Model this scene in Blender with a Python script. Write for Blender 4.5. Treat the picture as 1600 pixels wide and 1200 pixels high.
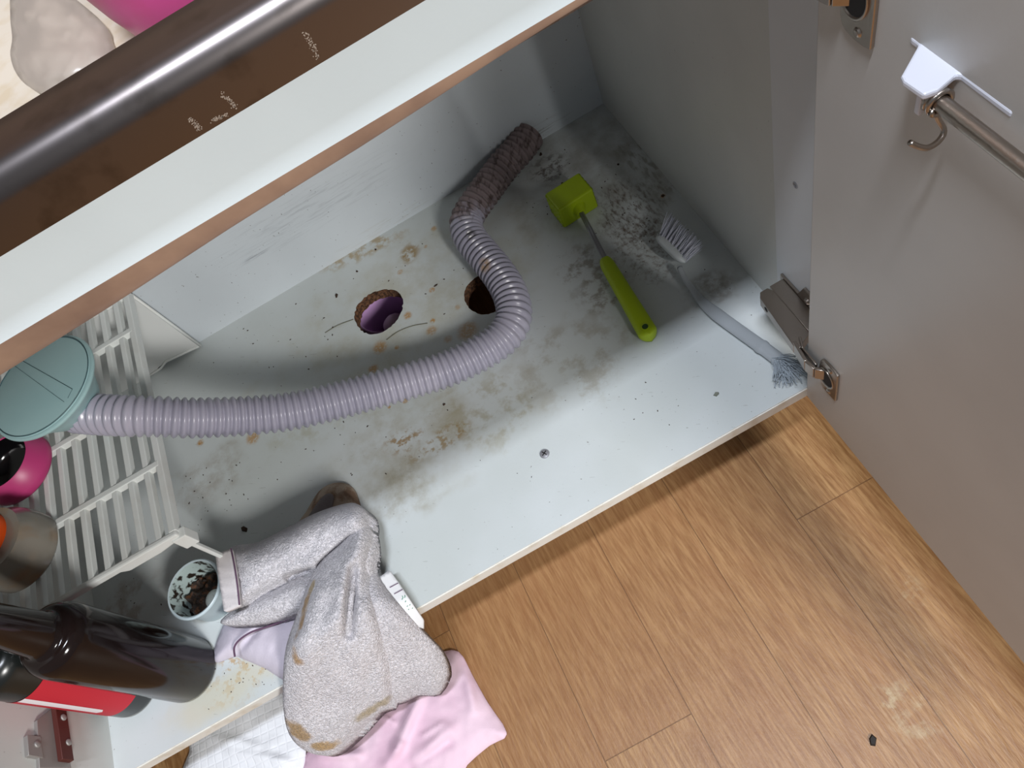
import bpy, bmesh, math, random
import numpy as np
from mathutils import Vector, Matrix
from mathutils.geometry import delaunay_2d_cdt
random.seed(7); rng = np.random.RandomState(5)
S = bpy.context.scene
COL = S.collection
for o in list(bpy.data.objects): bpy.data.objects.remove(o)

# ------------------------------------------------------------------ camera
FPX = 1228.69
CR = np.array([[0.86528229, -0.40060862, -0.3013292], [-0.49963249, -0.73799004, -0.45358359], [-0.04066845, 0.54303171, -0.8387268]])
CC = np.array([-0.26384651, -0.3227421, 0.78952449])
cam = bpy.data.cameras.new('camera'); co = bpy.data.objects.new('camera', cam); COL.objects.link(co)
cam.sensor_width = 36; cam.lens = FPX / 1600 * 36; cam.clip_start = 0.01
M = Matrix(((CR[0][0], -CR[1][0], -CR[2][0], CC[0]), (CR[0][1], -CR[1][1], -CR[2][1], CC[1]), (CR[0][2], -CR[1][2], -CR[2][2], CC[2]), (0, 0, 0, 1)))
co.matrix_world = M
S.camera = co
def at(px, py, ax, val):
    q = np.array([(px - 800) / FPX, (py - 600) / FPX, 1.0]); r = CR.T @ q
    return CC + r * (val - CC[ax]) / r[ax]
def fl(px, py, z=0.0):
    return at(px, py, 2, z)

# ------------------------------------------------------------------ light
S.view_settings.view_transform = 'Standard'; S.view_settings.look = 'None'
S.view_settings.gamma = 1; S.view_settings.use_curve_mapping = False
S.view_settings.exposure = 0.0
W = bpy.data.worlds.new('World'); S.world = W; W.use_nodes = True
bg = W.node_tree.nodes['Background']; bg.inputs[0].default_value = (0.88, 0.93, 1.0, 1); bg.inputs[1].default_value = 0.18
def area(name, loc, target, size, power, color, sy=None):
    l = bpy.data.lights.new(name, 'AREA'); l.energy = power; l.size = size; l.color = color
    if sy: l.shape = 'RECTANGLE'; l.size_y = sy
    o = bpy.data.objects.new(name, l); COL.objects.link(o); o.location = loc
    o.rotation_euler = (Vector(target) - Vector(loc)).to_track_quat('-Z', 'Y').to_euler()
    return o
area('ceiling_lamp_light', (-0.35, -0.49, 2.3), (-0.35, 0.0, 0.0), 0.6, 37, (0.85, 0.90, 1.0), 0.13)
area('room_lamp_light', (0.6, -2.75, 1.95), (-0.4, 0.1, 0.3), 0.6, 92, (1.0, 0.985, 0.96))

# ------------------------------------------------------------------ helpers
def lin(c):
    return tuple(((v / 255) / 12.92 if v / 255 <= 0.04045 else ((v / 255 + 0.055) / 1.055) ** 2.4) for v in c[:3]) + (1,)
def mat(name, rgb, rough=0.5, metal=0.0, bump=None, spec=None, trans=0, ior=None, vary=None, coat=0):
    m = bpy.data.materials.new(name); m.use_nodes = True; nt = m.node_tree; b = nt.nodes['Principled BSDF']
    b.inputs['Base Color'].default_value = lin(rgb); b.inputs['Roughness'].default_value = rough; b.inputs['Metallic'].default_value = metal
    if spec is not None: b.inputs['Specular IOR Level'].default_value = spec
    if trans: b.inputs['Transmission Weight'].default_value = trans
    if ior: b.inputs['IOR'].default_value = ior
    if coat: b.inputs['Coat Weight'].default_value = coat
    geo = nt.nodes.new('ShaderNodeNewGeometry')
    if vary:                                     # (scale, other rgb, lo, hi)
        n = nt.nodes.new('ShaderNodeTexNoise'); n.inputs['Scale'].default_value = vary[0]; n.inputs['Detail'].default_value = 5
        nt.links.new(geo.outputs['Position'], n.inputs['Vector'])
        r = nt.nodes.new('ShaderNodeMapRange'); r.inputs[1].default_value = vary[2]; r.inputs[2].default_value = vary[3]
        nt.links.new(n.outputs['Fac'], r.inputs[0])
        mx = nt.nodes.new('ShaderNodeMix'); mx.data_type = 'RGBA'; mx.inputs[6].default_value = lin(rgb); mx.inputs[7].default_value = lin(vary[1])
        nt.links.new(r.outputs[0], mx.inputs[0]); nt.links.new(mx.outputs[2], b.inputs['Base Color'])
    if bump:                                     # (scale, distance)
        n = nt.nodes.new('ShaderNodeTexNoise'); n.inputs['Scale'].default_value = bump[0]; n.inputs['Detail'].default_value = 4
        nt.links.new(geo.outputs['Position'], n.inputs['Vector'])
        bp = nt.nodes.new('ShaderNodeBump'); bp.inputs['Distance'].default_value = bump[1]
        nt.links.new(n.outputs['Fac'], bp.inputs['Height']); nt.links.new(bp.outputs[0], b.inputs['Normal'])
    return m
class NB:                                        # small node builder
    def __init__(s, m): s.nt = m.node_tree; s.geo = s.nt.nodes.new('ShaderNodeNewGeometry'); s.pos = s.geo.outputs['Position']
    def link(s, a, b): s.nt.links.new(a, b)
    def math(s, op, a, b=None, clamp=False):
        n = s.nt.nodes.new('ShaderNodeMath'); n.operation = op; n.use_clamp = clamp
        for i, v in enumerate((a, b)):
            if v is None: continue
            if isinstance(v, (int, float)): n.inputs[i].default_value = v
            else: s.link(v, n.inputs[i])
        return n.outputs[0]
    def mapping(s, loc=(0, 0, 0), rot=(0, 0, 0), scale=(1, 1, 1), vec=None):
        # subtract loc, rotate by rot z, scale
        v = s.nt.nodes.new('ShaderNodeVectorMath'); v.operation = 'SUBTRACT'; s.link(vec or s.pos, v.inputs[0]); v.inputs[1].default_value = loc
        n = s.nt.nodes.new('ShaderNodeMapping'); n.inputs['Rotation'].default_value = rot; s.link(v.outputs[0], n.inputs['Vector'])
        k = s.nt.nodes.new('ShaderNodeVectorMath'); k.operation = 'MULTIPLY'; s.link(n.outputs[0], k.inputs[0]); k.inputs[1].default_value = scale
        return k.outputs[0]
    def noise(s, scale, detail=4, vec=None, rough=0.5, dist=0):
        n = s.nt.nodes.new('ShaderNodeTexNoise'); n.inputs['Scale'].default_value = scale; n.inputs['Detail'].default_value = detail
        n.inputs['Roughness'].default_value = rough; n.inputs['Distortion'].default_value = dist
        s.link(vec or s.pos, n.inputs['Vector']); return n.outputs['Fac']
    def rng(s, v, a, b, c=0, d=1):
        n = s.nt.nodes.new('ShaderNodeMapRange'); n.inputs[1].default_value = a; n.inputs[2].default_value = b; n.inputs[3].default_value = c; n.inputs[4].default_value = d
        n.interpolation_type = 'SMOOTHSTEP'; s.link(v, n.inputs[0]); return n.outputs[0]
    def length(s, v):
        n = s.nt.nodes.new('ShaderNodeVectorMath'); n.operation = 'LENGTH'; s.link(v, n.inputs[0]); return n.outputs['Value']
    def mix(s, f, a, b):
        n = s.nt.nodes.new('ShaderNodeMix'); n.data_type = 'RGBA'
        if isinstance(f, (int, float)): n.inputs[0].default_value = f
        else: s.link(f, n.inputs[0])
        for i, v in ((6, a), (7, b)):
            if isinstance(v, tuple): n.inputs[i].default_value = lin(v)
            else: s.link(v, n.inputs[i])
        return n.outputs[2]
    def blob(s, col, c, r, rgb, strength, nscale=60, lo=0.45, hi=0.62, rot=0, stretch=(1, 1, 1), wob=0.6):
        v = s.mapping(loc=(c[0], c[1], 0), rot=(0, 0, rot), scale=(1 / r[0], 1 / r[1], 0))
        d = s.length(v)
        wn = s.noise(25, 3)
        d = s.math('ADD', d, s.math('MULTIPLY', s.math('SUBTRACT', wn, 0.5), wob * 2))
        m = s.rng(d, 1.0, 0.35)
        if nscale:
            nv = s.mapping(rot=(0, 0, rot), scale=stretch)
            m = s.math('MULTIPLY', m, s.rng(s.noise(nscale, 6, nv, 0.65), lo, hi))
        m = s.math('MULTIPLY', m, strength, True)
        return s.mix(m, col, rgb)

def mesh_obj(name, bm, mats, parent=None, smooth=False, bevel=None):
    me = bpy.data.meshes.new(name); bm.normal_update(); bm.to_mesh(me); bm.free()
    for m in (mats if isinstance(mats, (list, tuple)) else [mats]): me.materials.append(m)
    if smooth:
        for p in me.polygons: p.use_smooth = True
        if smooth != True:
            try: me.set_sharp_from_angle(angle=math.radians(smooth))
            except Exception: pass
    o = bpy.data.objects.new(name, me); COL.objects.link(o)
    if parent is not None: o.parent = parent; o.matrix_parent_inverse = parent.matrix_world.inverted() if False else Matrix.Translation(-parent.location)
    if bevel:
        b = o.modifiers.new('bevel', 'BEVEL'); b.width = bevel; b.segments = 2; b.limit_method = 'ANGLE'; b.angle_limit = math.radians(40)
    return o
def thing(name, loc, label, cat, group=None):
    o = bpy.data.objects.new(name, None); COL.objects.link(o); o.location = loc; o.empty_display_size = 0.02
    o['label'] = label; o['category'] = cat
    if group: o['group'] = group
    return o
def tag(o, label, cat, group=None, kind=None):
    o['label'] = label; o['category'] = cat
    if group: o['group'] = group
    if kind: o['kind'] = kind
    return o
def box(bm, x0, x1, y0, y1, z0, z1, mi=0, mtx=None):
    vs = [bm.verts.new((x, y, z)) for z in (z0, z1) for (x, y) in ((x0, y0), (x1, y0), (x1, y1), (x0, y1))]
    if mtx is not None:
        for v in vs: v.co = mtx @ v.co
    for f in ((3, 2, 1, 0), (4, 5, 6, 7), (0, 1, 5, 4), (1, 2, 6, 5), (2, 3, 7, 6), (3, 0, 4, 7)):
        bm.faces.new([vs[i] for i in f]).material_index = mi
    return vs
def lathe(bm, prof, c=(0, 0, 0), n=48, mi=0, mtx=None, closed=False):
    rings = []
    for r, z in prof:
        if r < 1e-6: rings.append([bm.verts.new((0, 0, z))])
        else: rings.append([bm.verts.new((r * math.cos(2 * math.pi * i / n), r * math.sin(2 * math.pi * i / n), z)) for i in range(n)])
    for ring in rings:
        for v in ring:
            if mtx is not None: v.co = mtx @ v.co
            v.co += Vector(c)
    prs = list(zip(rings, rings[1:])) + ([(rings[-1], rings[0])] if closed else [])
    for a, b in prs:
        for i in range(n):
            j = (i + 1) % n
            if len(a) == 1 and len(b) == 1: continue
            if len(a) == 1: f = bm.faces.new((a[0], b[j], b[i]))
            elif len(b) == 1: f = bm.faces.new((a[i], a[j], b[0]))
            else: f = bm.faces.new((a[i], a[j], b[j], b[i]))
            f.material_index = mi
def cr(pts, n=8, closed=False):
    P = [np.array(p, float) for p in pts]; out = []
    m = len(P); rngs = range(m if closed else m - 1)
    for i in rngs:
        if closed: p0, p1, p2, p3 = P[i - 1], P[i], P[(i + 1) % m], P[(i + 2) % m]
        else: p0, p1, p2, p3 = P[max(i - 1, 0)], P[i], P[i + 1], P[min(i + 2, m - 1)]
        for k in range(n):
            t = k / n
            out.append(0.5 * ((2 * p1) + (-p0 + p2) * t + (2 * p0 - 5 * p1 + 4 * p2 - p3) * t * t + (-p0 + 3 * p1 - 3 * p2 + p3) * t ** 3))
    if not closed: out.append(P[-1])
    return out
def resample(pts, step):
    P = np.array(pts); d = np.r_[0, np.cumsum(np.linalg.norm(np.diff(P, axis=0), axis=1))]
    n = max(2, int(round(d[-1] / step)) + 1); t = np.linspace(0, d[-1], n)
    return np.stack([np.interp(t, d, P[:, i]) for i in range(P.shape[1])], 1), t
def tube(bm, pts, rad, n=12, mi=0, cap=True):
    P = [Vector(p) for p in pts]; m = len(P); rings = []
    T = [(P[min(i + 1, m - 1)] - P[max(i - 1, 0)]).normalized() for i in range(m)]
    u = T[0].orthogonal().normalized()
    for i in range(m):
        u = (u - T[i] * u.dot(T[i])).normalized(); v = T[i].cross(u)
        r = rad(i) if callable(rad) else rad
        rings.append([bm.verts.new(P[i] + u * r * math.cos(2 * math.pi * k / n) + v * r * math.sin(2 * math.pi * k / n)) for k in range(n)])
    for a, b in zip(rings, rings[1:]):
        for k in range(n):
            bm.faces.new((a[k], a[(k + 1) % n], b[(k + 1) % n], b[k])).material_index = mi
    if cap:
        bm.faces.new(rings[0][::-1]).material_index = mi; bm.faces.new(rings[-1]).material_index = mi
def prism(bm, poly, axis, a, b, mi=0):
    """poly of 2D points extruded along axis from a to b"""
    def mk(p, v):
        if axis == 0: return (v, p[0], p[1])
        if axis == 1: return (p[0], v, p[1])
        return (p[0], p[1], v)
    A = [bm.verts.new(mk(p, a)) for p in poly]; B = [bm.verts.new(mk(p, b)) for p in poly]; n = len(poly)
    bm.faces.new(A[::-1]).material_index = mi; bm.faces.new(B).material_index = mi
    for i in range(n): bm.faces.new((A[i], A[(i + 1) % n], B[(i + 1) % n], B[i])).material_index = mi
    bmesh.ops.recalc_face_normals(bm, faces=bm.faces)
def N():
    return bmesh.new()

# value noise for geometry
_g = rng.rand(64, 64)
def vnoise(x, y):
    xi, yi = int(math.floor(x)), int(math.floor(y)); fx, fy = x - xi, y - yi
    fx = fx * fx * (3 - 2 * fx); fy = fy * fy * (3 - 2 * fy)
    g = lambda a, b: _g[a % 64, b % 64]
    return (g(xi, yi) * (1 - fx) + g(xi + 1, yi) * fx) * (1 - fy) + (g(xi, yi + 1) * (1 - fx) + g(xi + 1, yi + 1) * fx) * fy
def fbm(x, y):
    return (vnoise(x, y) + 0.5 * vnoise(2.1 * x + 7, 2.1 * y + 3) + 0.25 * vnoise(4.3 * x + 1, 4.3 * y + 9)) / 1.75 - 0.5

# ------------------------------------------------------------------ materials
def laminate(name, rgb, specks=0.0):
    m = mat(name, rgb, 0.38, bump=None); nb = NB(m); b = m.node_tree.nodes['Principled BSDF']
    c = nb.mix(nb.rng(nb.noise(6, 4), 0.3, 0.7), rgb, tuple(v * 0.955 for v in rgb))
    sp = nb.rng(nb.noise(260, 2, None, 0.4), 0.73, 0.76)
    if specks: c = nb.mix(nb.math('MULTIPLY', sp, specks), c, (70, 62, 55))
    nb.link(c, b.inputs['Base Color'])
    bn = m.node_tree.nodes.new('ShaderNodeBump'); bn.inputs['Distance'].default_value = 0.00005
    nb.link(nb.noise(420, 2), bn.inputs['Height']); nb.link(bn.outputs[0], b.inputs['Normal'])
    return m
WHITE = (212, 217, 221)
m_lam = laminate('white_laminate', (204, 206, 202), 0.25)
m_back = laminate('speckled_back_laminate', (206, 213, 218), 0.7)
nb = NB(m_back); b_ = m_back.node_tree.nodes['Principled BSDF']; cc_ = b_.inputs['Base Color'].links[0].from_socket
for px, py, rx, rz, st_, col_ in ((400, 400, .028, .008, .5, (90, 96, 108)), (600, 352, .10, .012, .45, (150, 140, 112)), (480, 330, .2, .05, .35, (150, 156, 162)), (845, 205, .06, .02, .5, (96, 84, 70))):
    w = at(px, py, 1, 0.52); v_ = nb.mapping(loc=(w[0], 0, w[2]), scale=(1 / rx, 0, 1 / rz)); m_ = nb.rng(nb.length(v_), 1.0, 0.2)
    m_ = nb.math('MULTIPLY', m_, nb.rng(nb.noise(90, 5, nb.mapping(scale=(0.25, 1, 3)), 0.65), 0.48, 0.66)); cc_ = nb.mix(nb.math('MULTIPLY', m_, st_, True), cc_, col_)
nb.link(cc_, b_.inputs['Base Color'])
m_door = laminate('door_laminate', (203, 200, 195))
m_rail = laminate('rail_laminate', (210, 222, 227))
m_raw = mat('raw_chipboard', (120, 84, 58), 0.95, bump=(500, 0.002), vary=(300, (62, 40, 26), 0.4, 0.6))
m_edge = mat('edge_banding', (222, 221, 214), 0.5, vary=(40, (200, 190, 170), 0.5, 0.75))
m_steel = mat('stainless_steel', (116, 110, 109), 0.3, 1.0, vary=(45, (92, 86, 83), 0.55, 0.75))
m_nickel = mat('nickel_hinge', (176, 166, 156), 0.3, 1.0, bump=(300, 0.0002))
m_dark = mat('dark_gap', (25, 22, 20), 0.8)
m_screw = mat('screw_steel', (150, 150, 154), 0.35, 0.4)

# bottom panel with located stains
m_bot = mat('stained_white_laminate', WHITE, 0.4)
nb = NB(m_bot); b_ = m_bot.node_tree.nodes['Principled BSDF']
c = nb.mix(nb.rng(nb.noise(5, 4), 0.3, 0.7), (207, 213, 214), (196, 202, 200))
def st(c, px, r, rgb, s, **k):
    w = fl(*px); return nb.blob(c, (w[0], w[1]), r, rgb, s, **k)
# broad greasy greenish film around the holes and to the front of them
c = st(c, (640, 470), (0.26, 0.13), (168, 160, 128), 0.55, nscale=14, lo=0.35, hi=0.7)
c = st(c, (640, 690), (0.13, 0.10), (160, 152, 126), 0.6, nscale=22, lo=0.33, hi=0.72)
c = st(c, (520, 640), (0.12, 0.05), (165, 160, 130), 0.45, nscale=40)
c = st(c, (760, 640), (0.09, 0.07), (155, 145, 110), 0.55, nscale=35)
c = st(c, (900, 560), (0.10, 0.08), (150, 140, 118), 0.5, nscale=30)
c = st(c, (930, 260), (0.15, 0.14), (132, 124, 108), 0.6, nscale=22, lo=0.3, hi=0.72)
c = st(c, (985, 330), (0.055, 0.085), (84, 60, 40), 0.85, nscale=130, lo=0.44, hi=0.68, stretch=(1.6, 0.6, 1), wob=0.4)
c = st(c, (1000, 385), (0.045, 0.08), (96, 72, 50), 0.75, nscale=150, lo=0.44, hi=0.68, wob=0.4)
c = st(c, (930, 430), (0.05, 0.08), (105, 86, 60), 0.6, nscale=60)
c = st(c, (1110, 455), (0.045, 0.03), (110, 94, 74), 0.7, nscale=60, lo=0.36, hi=0.68)
c = st(c, (860, 265), (0.04, 0.035), (70, 48, 32), 0.8, nscale=100, lo=0.46, hi=0.6)
c = st(c, (820, 225), (0.03, 0.03), (50, 38, 30), 0.8, nscale=50, lo=0.3, hi=0.55)
c = st(c, (1030, 250), (0.06, 0.09), (115, 105, 90), 0.6, nscale=60, stretch=(2, 0.7, 1))
c = st(c, (335, 740), (0.07, 0.05), (150, 138, 122), 0.6, nscale=34, lo=0.35, hi=0.7)
c = st(c, (620, 770), (0.07, 0.05), (150, 142, 118), 0.6, nscale=45, lo=0.36, hi=0.72)
c = st(c, (690, 690), (0.05, 0.02), (150, 120, 60), 0.7, nscale=90, lo=0.48, hi=0.6)
c = st(c, (630, 690), (0.035, 0.02), (150, 115, 55), 0.8, nscale=110, lo=0.48, hi=0.6)
c = st(c, (380, 1040), (0.06, 0.05), (186, 154, 108), 0.8, nscale=90, lo=0.5, hi=0.6)
c = st(c, (350, 1080), (0.10, 0.03), (206, 198, 168), 0.5, nscale=0)
c = st(c, (200, 950), (0.07, 0.05), (130, 100, 78), 0.5, nscale=30)
c = st(c, (560, 395), (0.08, 0.02), (165, 140, 90), 0.75, nscale=60, lo=0.42, hi=0.6, rot=0.15)
c = st(c, (640, 395), (0.02, 0.02), (150, 120, 62), 0.85, nscale=80, lo=0.4, hi=0.55)
# small round rust drops
for (px, py, r, s) in [(395, 684, .013, .8), (583, 577, .010, .9), (593, 543, .013, .85), (637, 493, .008, .9), (676, 501, .005, .9), (674, 517, .010, .7), (620, 543, .004, .9), (730, 517, .018, .7),
                       (608, 636, .003, .9), (633, 625, .006, .8), (313, 692, .007, .8), (312, 694, .0025, 1), (675, 453, .006, .8), (715, 480, .005, .5), (1036, 306, .004, 1), (700, 530, .008, .5), (625, 425, .006, .6), (678, 357, .006, .7), (665, 385, .004, .6)]:
    c = st(c, (px, py), (r, r), (178, 132, 62), s, nscale=260, lo=0.3, hi=0.55, wob=0.35)
w = fl(395, 684); v = nb.mapping(loc=(w[0], w[1], 0), scale=(1 / .0125, 1 / .0125, 0)); d = nb.length(v)
# fine dark grime specks
sp = nb.rng(nb.noise(230, 3, None, 0.5), 0.70, 0.74)
sp = nb.math('MULTIPLY', sp, nb.rng(nb.noise(7, 3), 0.42, 0.62)); c = nb.mix(nb.math('MULTIPLY', sp, 0.75), c, (72, 62, 50))
sv = nb.mapping(rot=(0, 0, 0.5), scale=(1, 8, 1)); sc = nb.rng(nb.noise(60, 3, sv, 0.5), 0.70, 0.73); c = nb.mix(nb.math('MULTIPLY', sc, 0.35), c, (110, 105, 95))
nb.link(c, b_.inputs['Base Color'])
bn = m_bot.node_tree.nodes.new('ShaderNodeBump'); bn.inputs['Distance'].default_value = 0.00008
nb.link(nb.noise(350, 3), bn.inputs['Height']); nb.link(bn.outputs[0], b_.inputs['Normal'])

# vinyl wood floor: planks along Y, 0.108 wide
m_floor = mat('oak_vinyl', (180, 135, 90), 0.42); nb = NB(m_floor); b_ = m_floor.node_tree.nodes['Principled BSDF']
sx = m_floor.node_tree.nodes.new('ShaderNodeSeparateXYZ'); nb.link(nb.pos, sx.inputs[0])
xr = nb.math('ADD', sx.outputs[0], 0.093); row = nb.math('FLOOR', nb.math('DIVIDE', xr, 0.108))
seam = nb.math('MULTIPLY', nb.math('FRACT', nb.math('MULTIPLY', row, 0.38)), 0.9)
yr = nb.math('SUBTRACT', nb.math('ADD', sx.outputs[1], 0.075), seam)
cb = m_floor.node_tree.nodes.new('ShaderNodeCombineXYZ'); nb.link(yr, cb.inputs[0]); nb.link(xr, cb.inputs[1]); vec = cb.outputs[0]
br = m_floor.node_tree.nodes.new('ShaderNodeTexBrick'); nb.link(vec, br.inputs['Vector'])
br.inputs['Scale'].default_value = 1; br.inputs['Brick Width'].default_value = 0.9; br.inputs['Row Height'].default_value = 0.108
br.inputs['Mortar Size'].default_value = 0.0005; br.inputs['Mortar Smooth'].default_value = 0.3; br.offset = 0.0
br.inputs['Color1'].default_value = (0, 0, 0, 1); br.inputs['Color2'].default_value = (1, 1, 1, 1); br.inputs['Mortar'].default_value = (0.5, 0.5, 0.5, 1); br.inputs['Bias'].default_value = 0
# plank offset for the grain
ofs = m_floor.node_tree.nodes.new('ShaderNodeVectorMath'); ofs.operation = 'MULTIPLY_ADD'
nb.link(br.outputs['Color'], ofs.inputs[0]); ofs.inputs[1].default_value = (3.1, 5.3, 0); nb.link(nb.pos, ofs.inputs[2])
gv = nb.mapping(vec=ofs.outputs[0], rot=(0, 0, math.radians(-3)), scale=(1, 0.07, 1))
g1 = nb.noise(300, 6, gv, 0.65); g2 = nb.noise(30, 4, nb.mapping(vec=ofs.outputs[0], scale=(1, 0.3, 1)), 0.6, 1.2)
wv = m_floor.node_tree.nodes.new('ShaderNodeTexWave'); wv.inputs['Scale'].default_value = 9; wv.inputs['Distortion'].default_value = 9; wv.inputs['Detail'].default_value = 3; wv.inputs['Detail Scale'].default_value = 1.5
nb.link(nb.mapping(vec=ofs.outputs[0], scale=(1.6, 0.25, 1)), wv.inputs['Vector'])
c = nb.mix(nb.rng(g1, 0.30, 0.70), (190, 150, 102), (134, 94, 54))
c = nb.mix(nb.math('MULTIPLY', nb.rng(g2, 0.45, 0.75), 0.35), c, (146, 98, 60))
c = nb.mix(nb.math('MULTIPLY', nb.rng(wv.outputs['Fac'], 0.55, 0.95), 0.2), c, (140, 94, 56))
c = nb.mix(nb.math('MULTIPLY', nb.rng(br.outputs['Color'], 0.0, 1.0), 0.5), c, (146, 100, 60))
c = nb.mix(nb.math('MULTIPLY', br.outputs['Fac'], 0.6), c, (92, 60, 38))
for p, r in (((1420, 920), .02), ((1420, 1110), .035), ((1380, 1090), .015)):
    w = fl(*p, -0.15); c = nb.blob(c, (w[0], w[1]), (r, r * 1.4), (192, 174, 138), 0.6, nscale=70, lo=0.45, hi=0.75)
fine = nb.noise(160, 4, nb.mapping(vec=ofs.outputs[0], scale=(1, 0.22, 1)), 0.7)
nb.link(c, b_.inputs['Base Color'])
bn = m_floor.node_tree.nodes.new('ShaderNodeBump'); bn.inputs['Distance'].default_value = 0.0006
nb.link(nb.math('SUBTRACT', fine, br.outputs['Fac']), bn.inputs['Height']); nb.link(bn.outputs[0], b_.inputs['Normal'])

FZ = -0.15
# ------------------------------------------------------------------ room
bm = N(); box(bm, -2.5, 2.0, -3.2, 0.545, FZ - 0.02, FZ); o = mesh_obj('floor', bm, m_floor); o['kind'] = 'structure'
o['label'] = 'oak patterned vinyl plank floor'
bm = N(); box(bm, -2.5, 2.0, 0.545, 0.60, FZ - 0.02, 2.5); o = mesh_obj('wall_back', bm, mat('wall_tile', (120, 96, 78), 0.5)); o['kind'] = 'structure'

# ------------------------------------------------------------------ cabinet
XL, XR, D = -0.892, 0.0, 0.52
cab = thing('sink_cabinet', (-0.446, 0.26, FZ), 'open white under-sink cabinet with grimy stained bottom and open right door', 'cabinet')
# bottom panel with two ragged holes
def hole_ring(cx, cy, r, jag, n=64, flat=None):
    out = []
    for i in range(n):
        a = 2 * math.pi * i / n
        rr = r * (1 + jag * (rng.rand() - 0.5) + 0.03 * math.sin(3 * a + 1))
        out.append((cx + rr * math.cos(a), cy + rr * math.sin(a)))
    return out
h1 = hole_ring(-0.4135, 0.3965, 0.0355, 0.06); h2 = hole_ring(-0.273, 0.329, 0.0325, 0.035)
outer = [(XL, 0), (XR, 0), (XR, D), (XL, D)]
bm = N()
pts = []; edges = []
for loop in (outer, h1, h2):
    s = len(pts); pts += loop; edges += [(s + i, s + (i + 1) % len(loop)) for i in range(len(loop))]
vv, ee, ff, *_ = delaunay_2d_cdt([Vector(p) for p in pts], edges, [], 2, 1e-6)
def pip(Q, px, py):
    c = False; j = len(Q) - 1
    for i in range(len(Q)):
        if ((Q[i][1] > py) != (Q[j][1] > py)) and (px < (Q[j][0] - Q[i][0]) * (py - Q[i][1]) / (Q[j][1] - Q[i][1]) + Q[i][0]): c = not c
        j = i
    return c
def inh(x, y): return pip(h1, x, y) or pip(h2, x, y)
T = [bm.verts.new((p.x, p.y, 0)) for p in vv]; B = [bm.verts.new((p.x, p.y, -0.018)) for p in vv]
cnt = {}
for f in ff:
    cx = sum(vv[i].x for i in f) / len(f); cy = sum(vv[i].y for i in f) / len(f)
    if inh(cx, cy): continue
    bm.faces.new([T[i] for i in f]); bm.faces.new([B[i] for i in reversed(f)]).material_index = 1
    for a, b in zip(f, list(f[1:]) + [f[0]]): cnt.setdefault(frozenset((a, b)), []).append((a, b))
for k, v in cnt.items():
    if len(v) == 1:
        a, b = v[0]; f = bm.faces.new((T[b], T[a], B[a], B[b]))
        ins = abs(vv[a].y) > 1e-4 or abs(vv[b].y) > 1e-4
        f.material_index = 1 if ins else 2
bmesh.ops.recalc_face_normals(bm, faces=bm.faces)
mesh_obj('bottom_panel', bm, [m_bot, m_raw, m_edge], cab)
bm = N(); box(bm, XL, XR, -0.0012, 0, -0.0178, -0.0015); 
mesh_obj('edge_banding', bm, m_edge, cab)
bm = N()
box(bm, XL, XR, D, D + 0.006, -0.018, 0.544); mesh_obj('back_panel', bm, m_back, cab)
for x0, x1 in ((XL - 0.018, XL), (XR, XR + 0.018)):
    bm = N(); box(bm, x0, x1, 0, D + 0.006, -0.018, 0.544); mesh_obj('side_panel', bm, m_lam, cab)
bm = N(); box(bm, XR - 0.0016, XR, 0.0, 0.095, 0.0, 0.544); mesh_obj('front_strip', bm, laminate('lighter_strip_laminate', (214, 217, 220)), cab)  # thin, slightly lighter strip along the front of the right side panel
bm = N(); box(bm, XL - 0.018, XR + 0.018, 0.06, 0.075, FZ, -0.018); mesh_obj('plinth', bm, m_lam, cab)
# rail
bm = N(); box(bm, -1.6, 0.30, -0.02, -0.002, 0.5665, 0.606); rail = mesh_obj('front_rail', bm, m_rail, cab)
m_lip = mat('aluminium_finger_pull', (172, 146, 128), 0.5, 0.3, vary=(30, (146, 122, 108), 0.4, 0.7))  # brown reflection of the floor put into the lip's base colour
bm = N()
n = 40; rows = []
for i in range(n + 1):
    x = -1.3 + 1.45 * i / n
    k = min(max((x + 0.5) / 0.35, -0.3), 1.05)      # narrower to the right
    dep = 0.0235 - 0.0165 * k + 0.0006 * math.sin(x * 40)
    row = []
    for j in range(9):
        a = math.pi * 0.5 * j / 8
        row.append(bm.verts.new((x, -0.0175 + dep * 0.40 * (1 - math.cos(a)), 0.5665 - dep * math.sin(a))))
    for j in range(8, -1, -1):
        a = math.pi * 0.5 * j / 8
        row.append(bm.verts.new((x, -0.0145 + dep * 0.40 * (1 - math.cos(a)), 0.5665 - (dep - 0.002) * math.sin(a) + 0.0005)))
    rows.append(row)
for a, b in zip(rows, rows[1:]):
    L = len(a)
    for j in range(L): bm.faces.new((a[j], a[(j + 1) % L], b[(j + 1) % L], b[j]))
bm.faces.new(rows[0]); bm.faces.new(rows[-1][::-1])
bmesh.ops.recalc_face_normals(bm, faces=bm.faces)
mesh_obj('finger_pull', bm, m_lip, rail, smooth=50)['label'] = 'curved lip along the underside of the rail, brown floor reflection painted in'
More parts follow.
